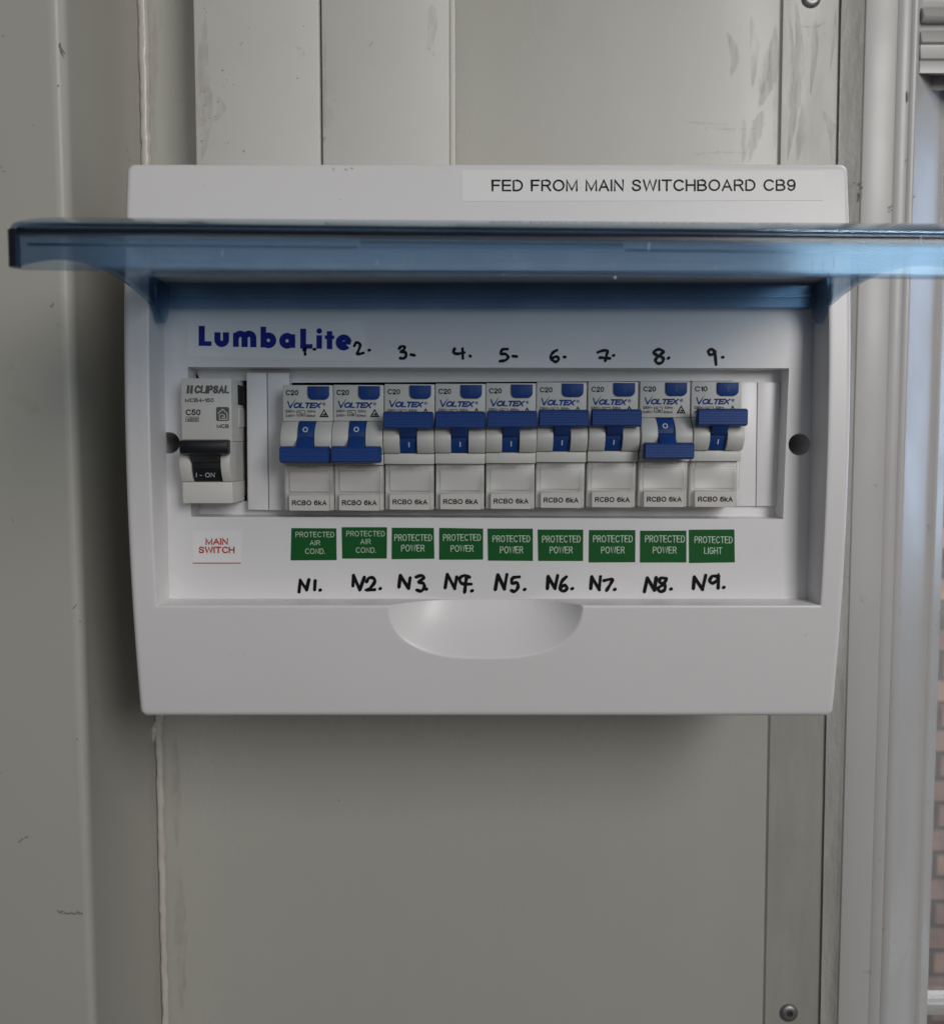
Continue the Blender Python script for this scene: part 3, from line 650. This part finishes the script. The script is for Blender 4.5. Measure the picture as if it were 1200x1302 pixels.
for x, y0, y1, w_ in [(825, 308, 318, .5), (1060, 328, 340, .45), (1171, 301, 309, .6), (1032, 331, 345, .4), (1046, 333, 344, .4), (1098, 306, 311, .4), (480, 331, 336, .35), (283, 318, 325, .35), (655, 322, 327, .3)]: stroke(scr, [(x, y0), (x + random.uniform(-1, 1), y1)], w_, fl, False, False, .02)
disc(scr, 782, 352.5, 1.6, fl, .02); disc(scr, 640, 349, .8, fl, .02); disc(scr, 910, 341, .8, fl, .02)
build('scratched_edge_shade', eb, LIDE, lid, O_B, extra=[(scr, PALE)])  # painted dark bead in place of edge refraction, plus pale scratches
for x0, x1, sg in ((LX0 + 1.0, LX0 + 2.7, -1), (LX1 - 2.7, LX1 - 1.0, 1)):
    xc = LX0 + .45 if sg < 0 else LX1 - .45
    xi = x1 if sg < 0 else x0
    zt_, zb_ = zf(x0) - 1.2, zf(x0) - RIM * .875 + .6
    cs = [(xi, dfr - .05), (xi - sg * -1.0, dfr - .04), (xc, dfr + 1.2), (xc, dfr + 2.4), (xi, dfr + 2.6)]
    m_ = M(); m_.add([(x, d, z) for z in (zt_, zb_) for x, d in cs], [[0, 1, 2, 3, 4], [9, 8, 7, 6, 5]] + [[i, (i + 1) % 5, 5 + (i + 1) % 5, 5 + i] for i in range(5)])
    build('corner_edge_shade', m_, LIDE, lid, O_B)  # the same painted darkening down the front corners
bar = M().box(LX0 + 3.1, LX1 - 3.1, 343.6, 346.4, U(600, 391.5, 343.6)[2], 56.9, .3, 1)
build('hinge_bar', bar, LID, lid, O_B)
build('hinge_pin', M().box(LX0 + 3.1, LX1 - 3.1, 342.6, 343.5, 52.0, 52.9, .2, 1), LID, lid, O_B)
for x0, x1, dz in ((LX0 + 4.4, U(455, 320, 233)[0], -4.4), (U(458, 320, 233)[0], U(792, 320, 233)[0], -3.2), (U(794, 320, 233)[0], LX1 - 4.4, -4.4)):
    xm = (x0 + x1) / 2; m_ = M(); q = [(dfr + 2.15, .35), (dfr + 3.2, .2), (dfr + 3.2, -.2), (dfr + 2.15, -.35)]
    m_.add([(x, d, top_w(LEN) + twist(x, LEN) + dz + h) for x in (x0, x1) for d, h in q], [[0, 1, 2, 3], [7, 6, 5, 4]] + [[i, (i + 1) % 4, 4 + (i + 1) % 4, 4 + i] for i in range(4)])
    build('mould_rib', m_, LID, lid, O_B)
build('catch_rib', M().box(U(458, 320, 240)[0], U(792, 320, 240)[0], 240, 242, top_w(92) - 6.5, top_w(92) - 2.4, .3, 1), LID, lid, O_B)

# ---------------------------------------------------------------- stickers, writing on the board
def sticker(quad, f, material, th=.14, label=None):
    o = build('sticker', slab(quad, f, th), material, sb, O_B)
    return tag(o, label)
def letters(parent, m, material, name='lettering'): return build(name, m, material, parent, O_B)
st = sticker([(587, 216), (1046, 218.5), (1046, 254.5), (587, 255.5)], onface, STICK, .12, 'long white sticker with a printed supply note')
letters(st, text(M(), 'FED FROM MAIN SWITCHBOARD CB9', 625, 1011.5, 243, 228, onface, w=.074, slope=-.0015, k=.17, space=.5), INK)
st = sticker([(238.3, 405), (464.3, 408.3), (463.3, 459.5), (238.3, 452.5)], fP, CLEARST, .10, 'pale sticker with a bold navy word')
def lf(x, y, k=0): return U(230 + x / 4.8, 395 + y / 4.8, DF - k)
m = M(); w = 20
def arc(cx, cy, r, a0, a1, n=24): return [(cx + r * math.cos(math.radians(a0 + (a1 - a0) * i / n)), cy + r * math.sin(math.radians(a0 + (a1 - a0) * i / n))) for i in range(n + 1)]
K = .16
def bar_(x0, y0, x1, y1): rect(m, x0, y0, x1, y1, lf, K + .0015 * random.randint(1, 20))
bar_(108, 92, 146, 214); bar_(146, 186, 187, 214.5)
stroke(m, [(223, 131), (223, 176)] + arc(249, 176, 26, 180, 0) [1:] + [(275, 131)], w - 1, lf, False, False, K)
for p in range(0): pass
m2 = [(223, 131), (223, 176)]
bar_(318, 134, 353, 220)
stroke(m, [(336, 168)] + arc(362.5, 166, 26, 180, 360) + [(389, 221)], w - 1, lf, False, False, K)
stroke(m, [(389, 170)] + arc(415.5, 166, 26, 180, 360) + [(442, 222)], w - 1, lf, False, False, K)
bar_(486, 97, 520, 223); stroke(m, arc(534, 180, 29, 0, 360, 40)[:-1], w - 1, lf, False, False, K, closed=True)
bar_(664, 143, 698, 226); stroke(m, arc(648, 183, 29, 0, 360, 40)[:-1], w - 1, lf, False, False, K, closed=True)
bar_(728, 109, 764, 231); bar_(764, 203, 803, 231.5)
bar_(827, 149, 861, 231); disc(m, 844, 123, 17, lf, K)
bar_(890, 124, 924, 234); bar_(878, 150, 890, 172); bar_(924, 150, 936, 172)
stroke(m, arc(993, 193, 30, 0, -318, 40), w - 1.5, lf, False, False, K); bar_(975, 186, 1036, 206)
letters(st, m, NAVY)
# handwriting in black marker
def c1(x, y): return (370 + x / 4, 425 + y / 4)
def c2(x, y): return (630 + x / 4, 425 + y / 4)
def c3(x, y): return (370 + x / 4, 720 + y / 4)
def c4(x, y): return (630 + x / 4, 720 + y / 4)
TOP = [
 (c1, [[(64, 80), (73, 66), (71, 84), (72, 102)]], (116, 76, 122, 75)),
 (c1, [[(322, 58), (330, 43), (346, 44), (351, 60), (336, 98)], [(336, 99), (348, 99), (368, 94)]], (396, 80, 400, 80)),
 (c1, [[(550, 72), (560, 61), (577, 63), (574, 78), (560, 88), (580, 91), (586, 106), (574, 121), (555, 120)]], (610, 102, 628, 106)),
 (c1, [[(832, 72), (827, 92), (848, 98), (881, 92)], [(872, 72), (874, 122)]], (910, 109, 913, 111)),
 (c1, [[(1101, 74), (1075, 77), (1067, 98), (1090, 99), (1104, 116), (1090, 131), (1062, 136)]], (1128, 110, 1148, 112)),
 (c2, [[(312, 80), (292, 92), (281, 113), (290, 131), (308, 139), (321, 126), (310, 112), (292, 119)]], (348, 114, 355, 115)),
 (c2, [[(520, 91), (545, 82), (569, 83), (565, 104), (558, 134)], [(530, 118), (556, 119), (582, 122)]], (598, 107, 602, 106)),
 (c2, [[(854, 85), (830, 75), (804, 90), (822, 106), (852, 119), (848, 141), (826, 147), (813, 130), (832, 108), (855, 90)]], (877, 122, 882, 118)),
 (c2, [[(1113, 86), (1099, 74), (1083, 85), (1090, 102), (1108, 100), (1116, 87), (1118, 112), (1122, 153)]], (1154, 116, 1158, 116))]
BOT = [
 (c3, [[(41, 131), (47, 71)], [(47, 72), (80, 121)], [(79, 121), (91, 68)], [(123, 73), (120, 120)]], (147, 122, 150, 121)),
 (c3, [[(315, 100), (318, 46)], [(318, 47), (350, 121)], [(350, 120), (373, 56)], [(384, 80), (396, 60), (418, 60), (426, 79), (402, 112), (388, 121), (426, 119)]], (452, 115, 455, 113)),
 (c3, [[(549, 106), (556, 46)], [(556, 48), (599, 113)], [(598, 113), (606, 59)], [(636, 55), (664, 47), (674, 60), (650, 79), (673, 87), (678, 108), (662, 126), (640, 121)]], (687, 117, 690, 116)),
 (c3, [[(784, 110), (795, 41)], [(796, 42), (833, 114)], [(832, 113), (843, 54)], [(908, 56), (880, 47), (858, 63), (870, 88), (916, 91)], [(893, 52), (888, 90), (883, 132)]], (918, 126, 923, 124)),
 (c3, [[(1039, 119), (1052, 43)], [(1053, 45), (1086, 116)], [(1085, 116), (1098, 42)], [(1161, 54), (1128, 60), (1124, 86), (1150, 84), (1154, 108), (1138, 128), (1121, 123)]], (1187, 119, 1190, 117)),
 (c4, [[(264, 114), (268, 51)], [(268, 53), (303, 114)], [(302, 113), (316, 47)], [(360, 54), (337, 78), (329, 113), (346, 127), (364, 112), (352, 97), (334, 106)]], (388, 115, 392, 113)),
 (c4, [[(484, 114), (490, 53)], [(490, 55), (528, 120)], [(527, 119), (534, 53)], [(551, 73), (593, 67), (582, 95), (565, 123)]], (605, 119, 608, 117)),
 (c4, [[(757, 130), (772, 59)], [(772, 60), (809, 123)], [(808, 123), (817, 57)], [(869, 63), (842, 60), (834, 80), (860, 95), (860, 120), (838, 129), (827, 112), (850, 95), (868, 70)]], (891, 117, 894, 115)),
 (c4, [[(1006, 114), (1011, 54)], [(1011, 56), (1053, 119)], [(1052, 119), (1069, 46)], [(1129, 52), (1102, 51), (1089, 75), (1105, 86), (1128, 70), (1135, 49), (1132, 112)]], (1159, 109, 1162, 107))]
for rows, r, nm in ((TOP, 1.75, 'handwritten_number'), (BOT, 2.05, 'handwritten_number')):
    for c, strokes, dot in rows:
        m = M()
        for s in strokes: stroke(m, [c(*q) for q in s], r, fP, True, True, .22, wob=.13)
        a, b_ = c(dot[0], dot[1]), c(dot[2], dot[3]); stroke(m, [a, b_], r * 1.02, fP, False, True, .22)
        build(nm, m, INKB, sb, O_B)
# main switch sticker
st = sticker([(245, 675.3), (306.8, 674.6), (306.3, 716.3), (245, 716.6)], fP, CLEARST, .12, 'white sticker with red lettering and a red bottom edge')
m = M(); text(m, 'MAIN', 261.3, 290, 692.7, 684.4, fP, k=.2, w=.10); text(m, 'SWITCH', 252.7, 298.3, 703.5, 695, fP, k=.2, w=.10); rect(m, 245, 715.4, 306.3, 716.6, fP, .18)
letters(st, m, RED)
GL = [((370, 671.5, 427.8, 712.3), [('PROTECTED', 375.8, 425, 683.2, 676.2), ('AIR', 394, 407, 693.4, 687), ('COND.', 388, 413.3, 704.5, 697.3)]),
      ((434.8, 670.3, 491.8, 710.4), [('PROTECTED', 440.3, 489.2, 682, 675), ('AIR', 458.3, 471.3, 692, 685.2), ('COND.', 452.5, 478, 703, 696)]),
      ((498, 671, 551.8, 710.8), [('PROTECTED', 501.3, 549.2, 687.8, 679.2), ('POWER', 510, 539.7, 701.2, 692.6)]),
      ((558.3, 671.6, 614, 711.5), [('PROTECTED', 563.3, 611.3, 687.8, 679.2), ('POWER', 572.8, 602, 701.7, 693.1)]),
      ((620.2, 672.3, 677.5, 713), [('PROTECTED', 626, 674, 689.4, 680.7), ('POWER', 635.5, 665, 703.6, 694.7)]),
      ((684, 673.2, 741.5, 713.4), [('PROTECTED', 689, 738, 689.9, 681), ('POWER', 698.7, 728, 703.7, 695)]),
      ((748.5, 674.3, 807.5, 715), [('PROTECTED', 753.8, 804.2, 689.6, 680.6), ('POWER', 764, 794, 703.7, 695)]),
      ((813.5, 674.3, 873, 715), [('PROTECTED', 820, 870.5, 689.6, 680.6), ('POWER', 829.7, 860, 703.7, 695)]),
      ((876, 673.6, 934, 715.4), [('PROTECTED', 882.8, 931.2, 690.6, 681.8), ('LIGHT', 895, 918, 704.4, 695.8)])]
for (x0, y0, x1, y1), ls in GL:
    j = lambda: random.uniform(-.5, .5)
    st = sticker([(x0 + j(), y0 + j()), (x1 + j(), y0 + j()), (x1 + j(), y1 + j()), (x0 + j(), y1 + j())], fP, GREEN, .16)
    m = M(); sl = random.uniform(-.004, .006)
    for s, a, b_, yb, yc in ls: text(m, s, a, b_, yb, yc, fP, w=.055, slope=sl, k=.22, gap=.3)
    letters(st, m, LETTER)
tag(bpy.data.objects['sticker.003'], None)

# ================================================================== CIRCUIT BREAKERS (local mm; u right, v down in photo pixels of the front plane)
DB = 341.0
kx = (DB * CP - (-5) * SP) / F
kz = (U(600, 487, DB)[2] - U(600, 648, DB)[2]) / 161
def lu(u): return u * kx
def lz(v): return -v * kz
def loc(u, v, k=0.0): return (lu(u), -k, lz(v))
WB = 63.5
def prof_extrude(m, pr, u0, u1, r=.25):
    return m.extrude_x([(-e, lz(v)) for v, e in pr], lu(u0), lu(u1), r, 2)
def breaker_body():
    m = M(); BK = -40
    prof_extrude(m, [(0, 0), (45.8, 0), (45.8, BK), (0, BK)], 0, WB, .3)
    cheek = [(46.1, -.2), (47.5, .5), (52, 2.4), (58, 4.0), (66, 5.0), (74, 5.0), (81, 4.0), (87.6, 2.0), (87.6, -8), (46.1, -8)]
    prof_extrude(m, cheek, 0, 20.3, .22); prof_extrude(m, cheek, 42.2, WB, .22)
    prof_extrude(m, [(46.1, -3.5), (87.6, -3.5), (87.6, BK), (46.1, BK)], .3, WB - .3, 0)
    prof_extrude(m, [(87.9, 1.0), (101.6, .8), (101.6, BK), (87.9, BK)], 0, WB, .3)
    prof_extrude(m, [(101.9, -2.4), (160, -2.4), (160, BK), (101.9, BK)], .6, WB - .6, .3)
    return m
def drum(v0, v1, c=67.0, R=4.6, n=14):
    """barrel of the toggle seen in the slot"""
    pr = []
    for i in range(n + 1):
        v = v0 + (v1 - v0) * i / n; t = (v - c) / 24.0
        pr.append((v, 3.6 - 3.4 * t * t))
    return pr + [(v1, -3.3), (v0, -3.3)]
def toggle(on):
    m = M(); pr = drum(47.0, 87.2)
    prof_extrude(m, pr, 20.9, 41.6, .15)
    if on: b0, b1, n0, n1, gl = 35.5, 57.5, 57.3, 68, [(66.6, 67.6), (70, 71)]
    else: b0, b1, n0, n1, gl = 77.5, 98.5, 65.5, 78, [(61.8, 62.8), (64.8, 65.6)]
    # neck rising from the barrel to the bar
    mid = (b0 + b1) / 2
    if on: prof_extrude(m, [(b1 - 3, 9.0), (n1, 4.4), (n1, 2), (b1 - 3, 2)], 21, 41.4, .2)
    else: prof_extrude(m, [(n0, 4.4), (b0 + 3, 9.2), (b0 + 3, 2), (n0, 2)], 21, 41.4, .2)
    h0 = 5.4 if on else 5.2
    bar = [(b0 + 1.0, h0), (b0, h0 + 1.6), (b0 + 1.2, h0 + 3.4)]
    k = 6                                             # grip ridges on the bar
    for i in range(k):
        v = b0 + 3 + (b1 - b0 - 6) * i / (k - 1); bar += [(v - .55, h0 + 3.9 + .07), (v + .55, h0 + 3.9 + .07), (v + .9, h0 + 3.87)]
    bar += [(b1 - 1.2, h0 + 3.4), (b1, h0 + 1.6), (b1 - 1, h0)]
    mm = M(); prof_extrude(mm, bar, 2.0, 62.0, 0)
    # ends of the bar eased inwards
    out = []
    for x, d, z in mm.v: out.append((x, d, z))
    mm.v = out; m.merge(mm)
    for x0, x1 in ((.9, 2.0), (62.0, 63.1)):
        e = [(v if b0 + 2 < v < b1 - 2 else (b0 + 1.6 if v < mid else b1 - 1.6), max(h0 + .4, h - .35)) for v, h in bar]
        e = [(b0 + 1.8, h0 + .3), (b0 + 1.6, h0 + 2.2), (b0 + 3, h0 + 3.3), (b1 - 3, h0 + 3.3), (b1 - 1.6, h0 + 2.2), (b1 - 1.8, h0 + .3)]
        prof_extrude(m, e, x0, x1, .12)
    return m
def toggle_mark(on):
    m = M()
    def fd(u, v, k=0): t = (v - 67) / 24.0; return (lu(u), -(3.6 - 3.4 * t * t) - k, lz(v))
    if on: rect(m, 31.2, 73.6, 32.6, 80, fd, .12)
    else: stroke(m, arc(30.2, 56.6, 2.7, 0, 360, 28)[:-1], .65, fd, False, False, .12, closed=True)
    g = M()
    for v in ((69.6, 71.6) if on else (62, 64.2)): rect(g, 21, v, 41.5, v + .9, fd, .06)
    return m, g
def btn():
    pts = [(32, 1.6), (59, 1.6), (59, 12)] + [(52.5 + 6.5 * math.cos(math.radians(a)), 12 + 6.5 * math.sin(math.radians(a))) for a in range(10, 91, 16)] + [(38.5 + 6.5 * math.cos(math.radians(a)), 12 + 6.5 * math.sin(math.radians(a))) for a in range(90, 171, 16)] + [(32, 12)]
    return M().prism([(lu(u), lz(v)) for u, v in pts], -.9, 1.5, .3)
def btn_letter(): return text(M(), 'T', 42.5, 49, 13.5, 5.5, loc, w=.12, k=.96)
def prints_black(rating):
    m = M(); text(m, rating, 4, 20, 13, 6.4, loc, w=.095)
    text(m, '230V~', 3.6, 16.2, 34.9, 31.6, loc, w=.09); text(m, '240V~', 3.6, 16.2, 40.5, 37.2, loc, w=.09)
    outline_rect(m, 17.7, 32.2, 28.4, 39.6, .7, loc); stroke(m, [(19.2, 35.4), (20.8, 34), (22.6, 34.8), (25, 37.2), (26.6, 35.6)], .42, loc, caps=False); stroke(m, [(19.5, 38), (21.5, 37), (23.5, 38), (26, 38.2)], .42, loc, caps=False)
    text(m, '50Hz', 31, 41.6, 34.9, 31.6, loc, w=.09); text(m, '30mA', 29.6, 41.4, 40.5, 37.2, loc, w=.09)
    tri = [(52.2, 31.4), (57.0, 40), (47.4, 40)]
    stroke(m, tri, .75, loc, False, False, closed=True); m.poly([loc(50.6, 35.5, .065), loc(53.8, 35.5, .065), loc(56, 39.6, .065), loc(48.4, 39.6, .065)])
    return m
def prints_white():
    m = M(); stroke(m, arc(52.2, 36.9, 1.5, 60, 330, 14), .35, loc, False, False, .14); disc(m, 49.7, 38.7, .6, loc, .14, 8); disc(m, 54.7, 38.7, .6, loc, .14, 8); return m
def prints_blue():
    m = M()
    m.poly([loc(5.6, 20.6, .07), loc(7.2, 20.0, .07), loc(9.4, 26.6, .07), loc(17.2, 16.6, .07), loc(10.2, 29.6, .07), loc(8.6, 29.6, .07)])
    text(m, 'OLTEX', 13.6, 49.2, 29.4, 22, loc, w=.132, shear=.22, gap=.17)
    stroke(m, arc(52.3, 24, 1.7, 0, 360, 20)[:-1], .28, loc, False, False, closed=True); text(m, 'R', 51.5, 53.2, 25, 23, loc, w=.1)
    return m
def holder():
    m = M()
    m.box(lu(1.2), lu(62.6), .2, 1.9, lz(138.6), lz(102.2), .25, 2)
    m.box(lu(1.2), lu(6.0), -.6, .18, lz(160.4), lz(102.2), .2, 1); m.box(lu(58.6), lu(62.6), -.6, .18, lz(160.4), lz(102.2), .2, 1)
    m.box(lu(6.2), lu(58.4), -.6, .18, lz(108.6), lz(102.2), .2, 1); m.box(lu(20), lu(44), -1.2, -.62, lz(104.4), lz(102.6), .15, 1)
    return m
def cards():
    m = M(); m.box(lu(6.6), lu(57.8), 2.0, 2.35, lz(136), lz(110), .08, 1); m.box(lu(6.4), lu(58.2), .1, 2.35, lz(160.2), lz(140), .15, 1); return m
def card_frame():
    m = M(); f = lambda u, v, k=0: (lu(u), 1.98 - k, lz(v)); f2 = lambda u, v, k=0: (lu(u), .15 - k, lz(v))
    rect(m, 6.6, 136.2, 57.6, 136.9, f, .02); rect(m, 6.0, 110, 6.5, 137, f, .02); rect(m, 57.9, 110, 58.4, 137, f, .02)
    return m
def card_text():
    f = lambda u, v, k=0: (lu(u), .1 - k, lz(v)); return text(M(), 'RCBO 6kA', 10.4, 54.8, 153.2, 146.6, f, w=.10, k=.05, gap=.3)
PROTO = {}
def make_breaker(rating, on, label):
    root = bpy.data.objects.new('circuit_breaker', None); COL.objects.link(root); root.empty_display_size = .01
    tag(root, label, 'circuit breaker', 'white breakers in the switchboard row')
    body = build('body', breaker_body(), BRKW, root, angle=30)
    build('lettering', prints_black(rating), INK, body); build('logo', prints_blue(), INKBL, body); build('approval_mark', prints_white(), BRKW, body)
    tg = build('toggle', toggle(on), BLUE, root, angle=30); tag(tg, 'blue toggle pushed up to on' if on else 'blue toggle pulled down to off')
    a, g = toggle_mark(on); build('marking', a, WHITEINK, tg); build('groove', g, BLUED, tg)
    tb = build('test_button', btn(), BLUE, root); build('lettering', btn_letter(), BLUED, tb)
    cd = build('label_card', cards(), CARD, root); build('lettering', card_text(), INK, cd); build('card_edge', card_frame(), GREYP, cd)
    build('label_cover', holder(), CLEAR, root)
    return root
def copy_tree(o, parent=None):
    c = o.copy(); COL.objects.link(c)
    if parent is not None: c.parent = parent
    for ch in list(o.children): copy_tree(ch, c)
    return c
KINDS = {}
edges = [358.9, 423.3, 488.3, 553, 617.7, 681.6, 747, 812.6, 878.9, 943.6]
tops = [489.3, 489, 488, 487.6, 487, 485.6, 485, 484.6, 484.5]
onoff = [0, 0, 1, 1, 1, 1, 1, 0, 1]
labs = ['breaker with toggle down at the left end of the row, under handwritten 1', 'breaker with toggle down between two others, under handwritten 2',
        'breaker with toggle up, under handwritten 3, above label N3', 'breaker with toggle up, under handwritten 4, above label N4',
        'middle breaker of the row with toggle up, under handwritten 5', 'breaker with toggle up, under handwritten 6, above label N6',
        'breaker with toggle up, under handwritten 7, beside the lone lowered toggle', 'breaker with toggle down among raised ones, under handwritten 8',
        'C10 breaker for light with toggle up at the right end, under handwritten 9']
for i in range(9):
    key = ('C10' if i == 8 else 'C20', onoff[i])
    if key not in KINDS: KINDS[key] = r = make_breaker(key[0], key[1], labs[i])
    else: r = copy_tree(KINDS[key])
    r['label'] = labs[i]
    mid = (edges[i] + edges[i + 1]) / 2
    p = U(mid, tops[i], DB); r.location = wloc((p[0] - lu(WB / 2), DB + random.uniform(-.15, .15), p[2]))
    r.rotation_euler = (0, math.radians(random.uniform(.0, .45)), 0)

# ---------------------------------------------------------------- main switch
DM = 339.0
pM = plane(DM)
O_M = U(264, 640, DM)
ms = thing('main_switch', 'cream main switch breaker with a black toggle, set apart left of the blue-toggled row', 'main switch', O_M)
def mz(y): return U(264, y, DM)[2]
mx0, mx1 = U(231.3, 560, DM)[0], U(295.2, 560, DM)[0]
def mprof(pr, x0, x1, r=.3, m=None):
    return (m or M()).extrude_x([(DM - e, mz(y)) for y, e in pr], x0, x1, r, 2)
m = M(); BKM = -40
mprof([(480.8, 0), (561, 0), (561, BKM), (480.8, BKM)], mx0, mx1, .35, m)
ck = [(561.3, -.3), (566, 1.2), (574, 2.8), (584, 3.7), (594, 3.7), (604, 2.6), (612.3, .9), (612.3, -10), (561.3, -10)]
def mx(px): return U(px, 590, DM - 2.5)[0]
mprof(ck, mx0, mx(243.6), .25, m); mprof(ck, mx(281.4), mx1, .25, m)
mprof([(561.3, -3), (612.3, -3), (612.3, BKM), (561.3, BKM)], mx0 + .2, mx1 - .2, 0, m)
mprof([(612.6, .6), (640, .4), (640, BKM), (612.6, BKM)], mx0, mx1, .4, m)
build('body', m, MCBW, ms, O_M, angle=30)
sd = M()
for (y0, y1, e0, e1) in [(487, 513.5, -9, -15), (515, 560, -9.5, -15)]:
    sd.box(mx1 + .01, mx1 + .12, DM - e0, DM - e1, mz(y1), mz(y0))
build('side_slot', M().box(mx1 - .3, mx1 + .08, DM + 9, DM + 17, mz(513), mz(487)), DARK, ms, O_M)
build('side_step', M().box(mx1 - .3, mx1 + .45, DM + 9.5, DM + 30, mz(542), mz(517), .2, 1), MCBW, ms, O_M)
tg = M(); pr = []
for i in range(13):
    y = 562 + 49.5 * i / 12; t = (y - 587) / 25; pr.append((y, 2.6 - 2.6 * t * t))
mprof(pr + [(611.5, -2.9), (562, -2.9)], mx(244.0), mx(281.0), .15, tg)
mprof([(574, 7.6), (588, 3.6), (588, 1), (574, 1)], mx(244.2), mx(280.8), .2, tg)
xa, xb = U(229.2, 568, DM - 7)[0], U(289.5, 568, DM - 7)[0]
mprof([(559.5, 3.2), (558.8, 5), (560.5, 8), (568, 8.4), (576, 7.8), (577.8, 6), (577, 3.4)], xa, xb, .3, tg)
tgo = build('toggle', tg, BLACKP, ms, O_M, angle=30); tag(tgo, 'black toggle pushed up to on')
def md(px, py, k=0): t = (py - 587) / 25; return U(px, py, DM - (2.6 - 2.6 * t * t) - k)
l = M(); text(l, 'I - ON', 249.3, 273.2, 606.8, 601, md, w=.075, k=.15); build('lettering', l, WHITEINK, tgo, O_M)
l = M()
for a in (589.5, 593.4): rect(l, 244.3, a, 280.7, a + .9, md, .06)
build('groove', l, DARK, tgo, O_M)
l = M()
for a in (237.0, 241.4): l.poly([pM(a + 1.0, 489.7, .07), pM(a + 4.3, 489.7, .07), pM(a + 3.4, 500.3, .07), pM(a, 500.3, .07)])
text(l, 'CLIPSAL', 247.2, 291.2, 500.3, 489.8, pM, w=.125, shear=.14, gap=.36)
hb = [(274.8, 517.4), (291.2, 517.4), (291.2, 535.2), (274.8, 535.2)]
pts = []
for cx_, cy_, a0 in ((289.2, 519.4, -90), (289.2, 533.2, 0), (276.8, 533.2, 90), (276.8, 519.4, 180)): pts += [(cx_ + 2 * math.cos(math.radians(a0 + t)), cy_ + 2 * math.sin(math.radians(a0 + t))) for t in (0, 30, 60, 90)]
l.poly([pM(x, y, .07) for x, y in pts])
lgo = build('logo', l, INKG, bpy.data.objects['body.001'] if False else ms.children[0], O_M)
l = M(); stroke(l, [(277.2, 525.6), (283, 520.2), (288.8, 525.6), (288.8, 533), (279, 533)], .55, pM, False, False, .14); stroke(l, [(279, 533), (279, 527.5), (283, 526.5), (285.6, 528), (285.6, 530.4), (282, 530.4)], .5, pM, False, False, .14)
build('house_symbol', l, MCBW, ms.children[0], O_M)
l = M(); text(l, 'MCB4-150', 235.4, 271.8, 511.2, 506.2, pM, w=.095); text(l, 'C50', 236, 255, 527.8, 520.4, pM, w=.095)
outline_rect(l, 236, 529.8, 252.7, 536.1, .6, pM); text(l, '4500', 237.4, 251.4, 535.2, 531, pM, w=.095); text(l, 'MCB', 275.6, 291, 544.2, 539.3, pM, w=.095)
build('lettering', l, INK, ms.children[0], O_M)
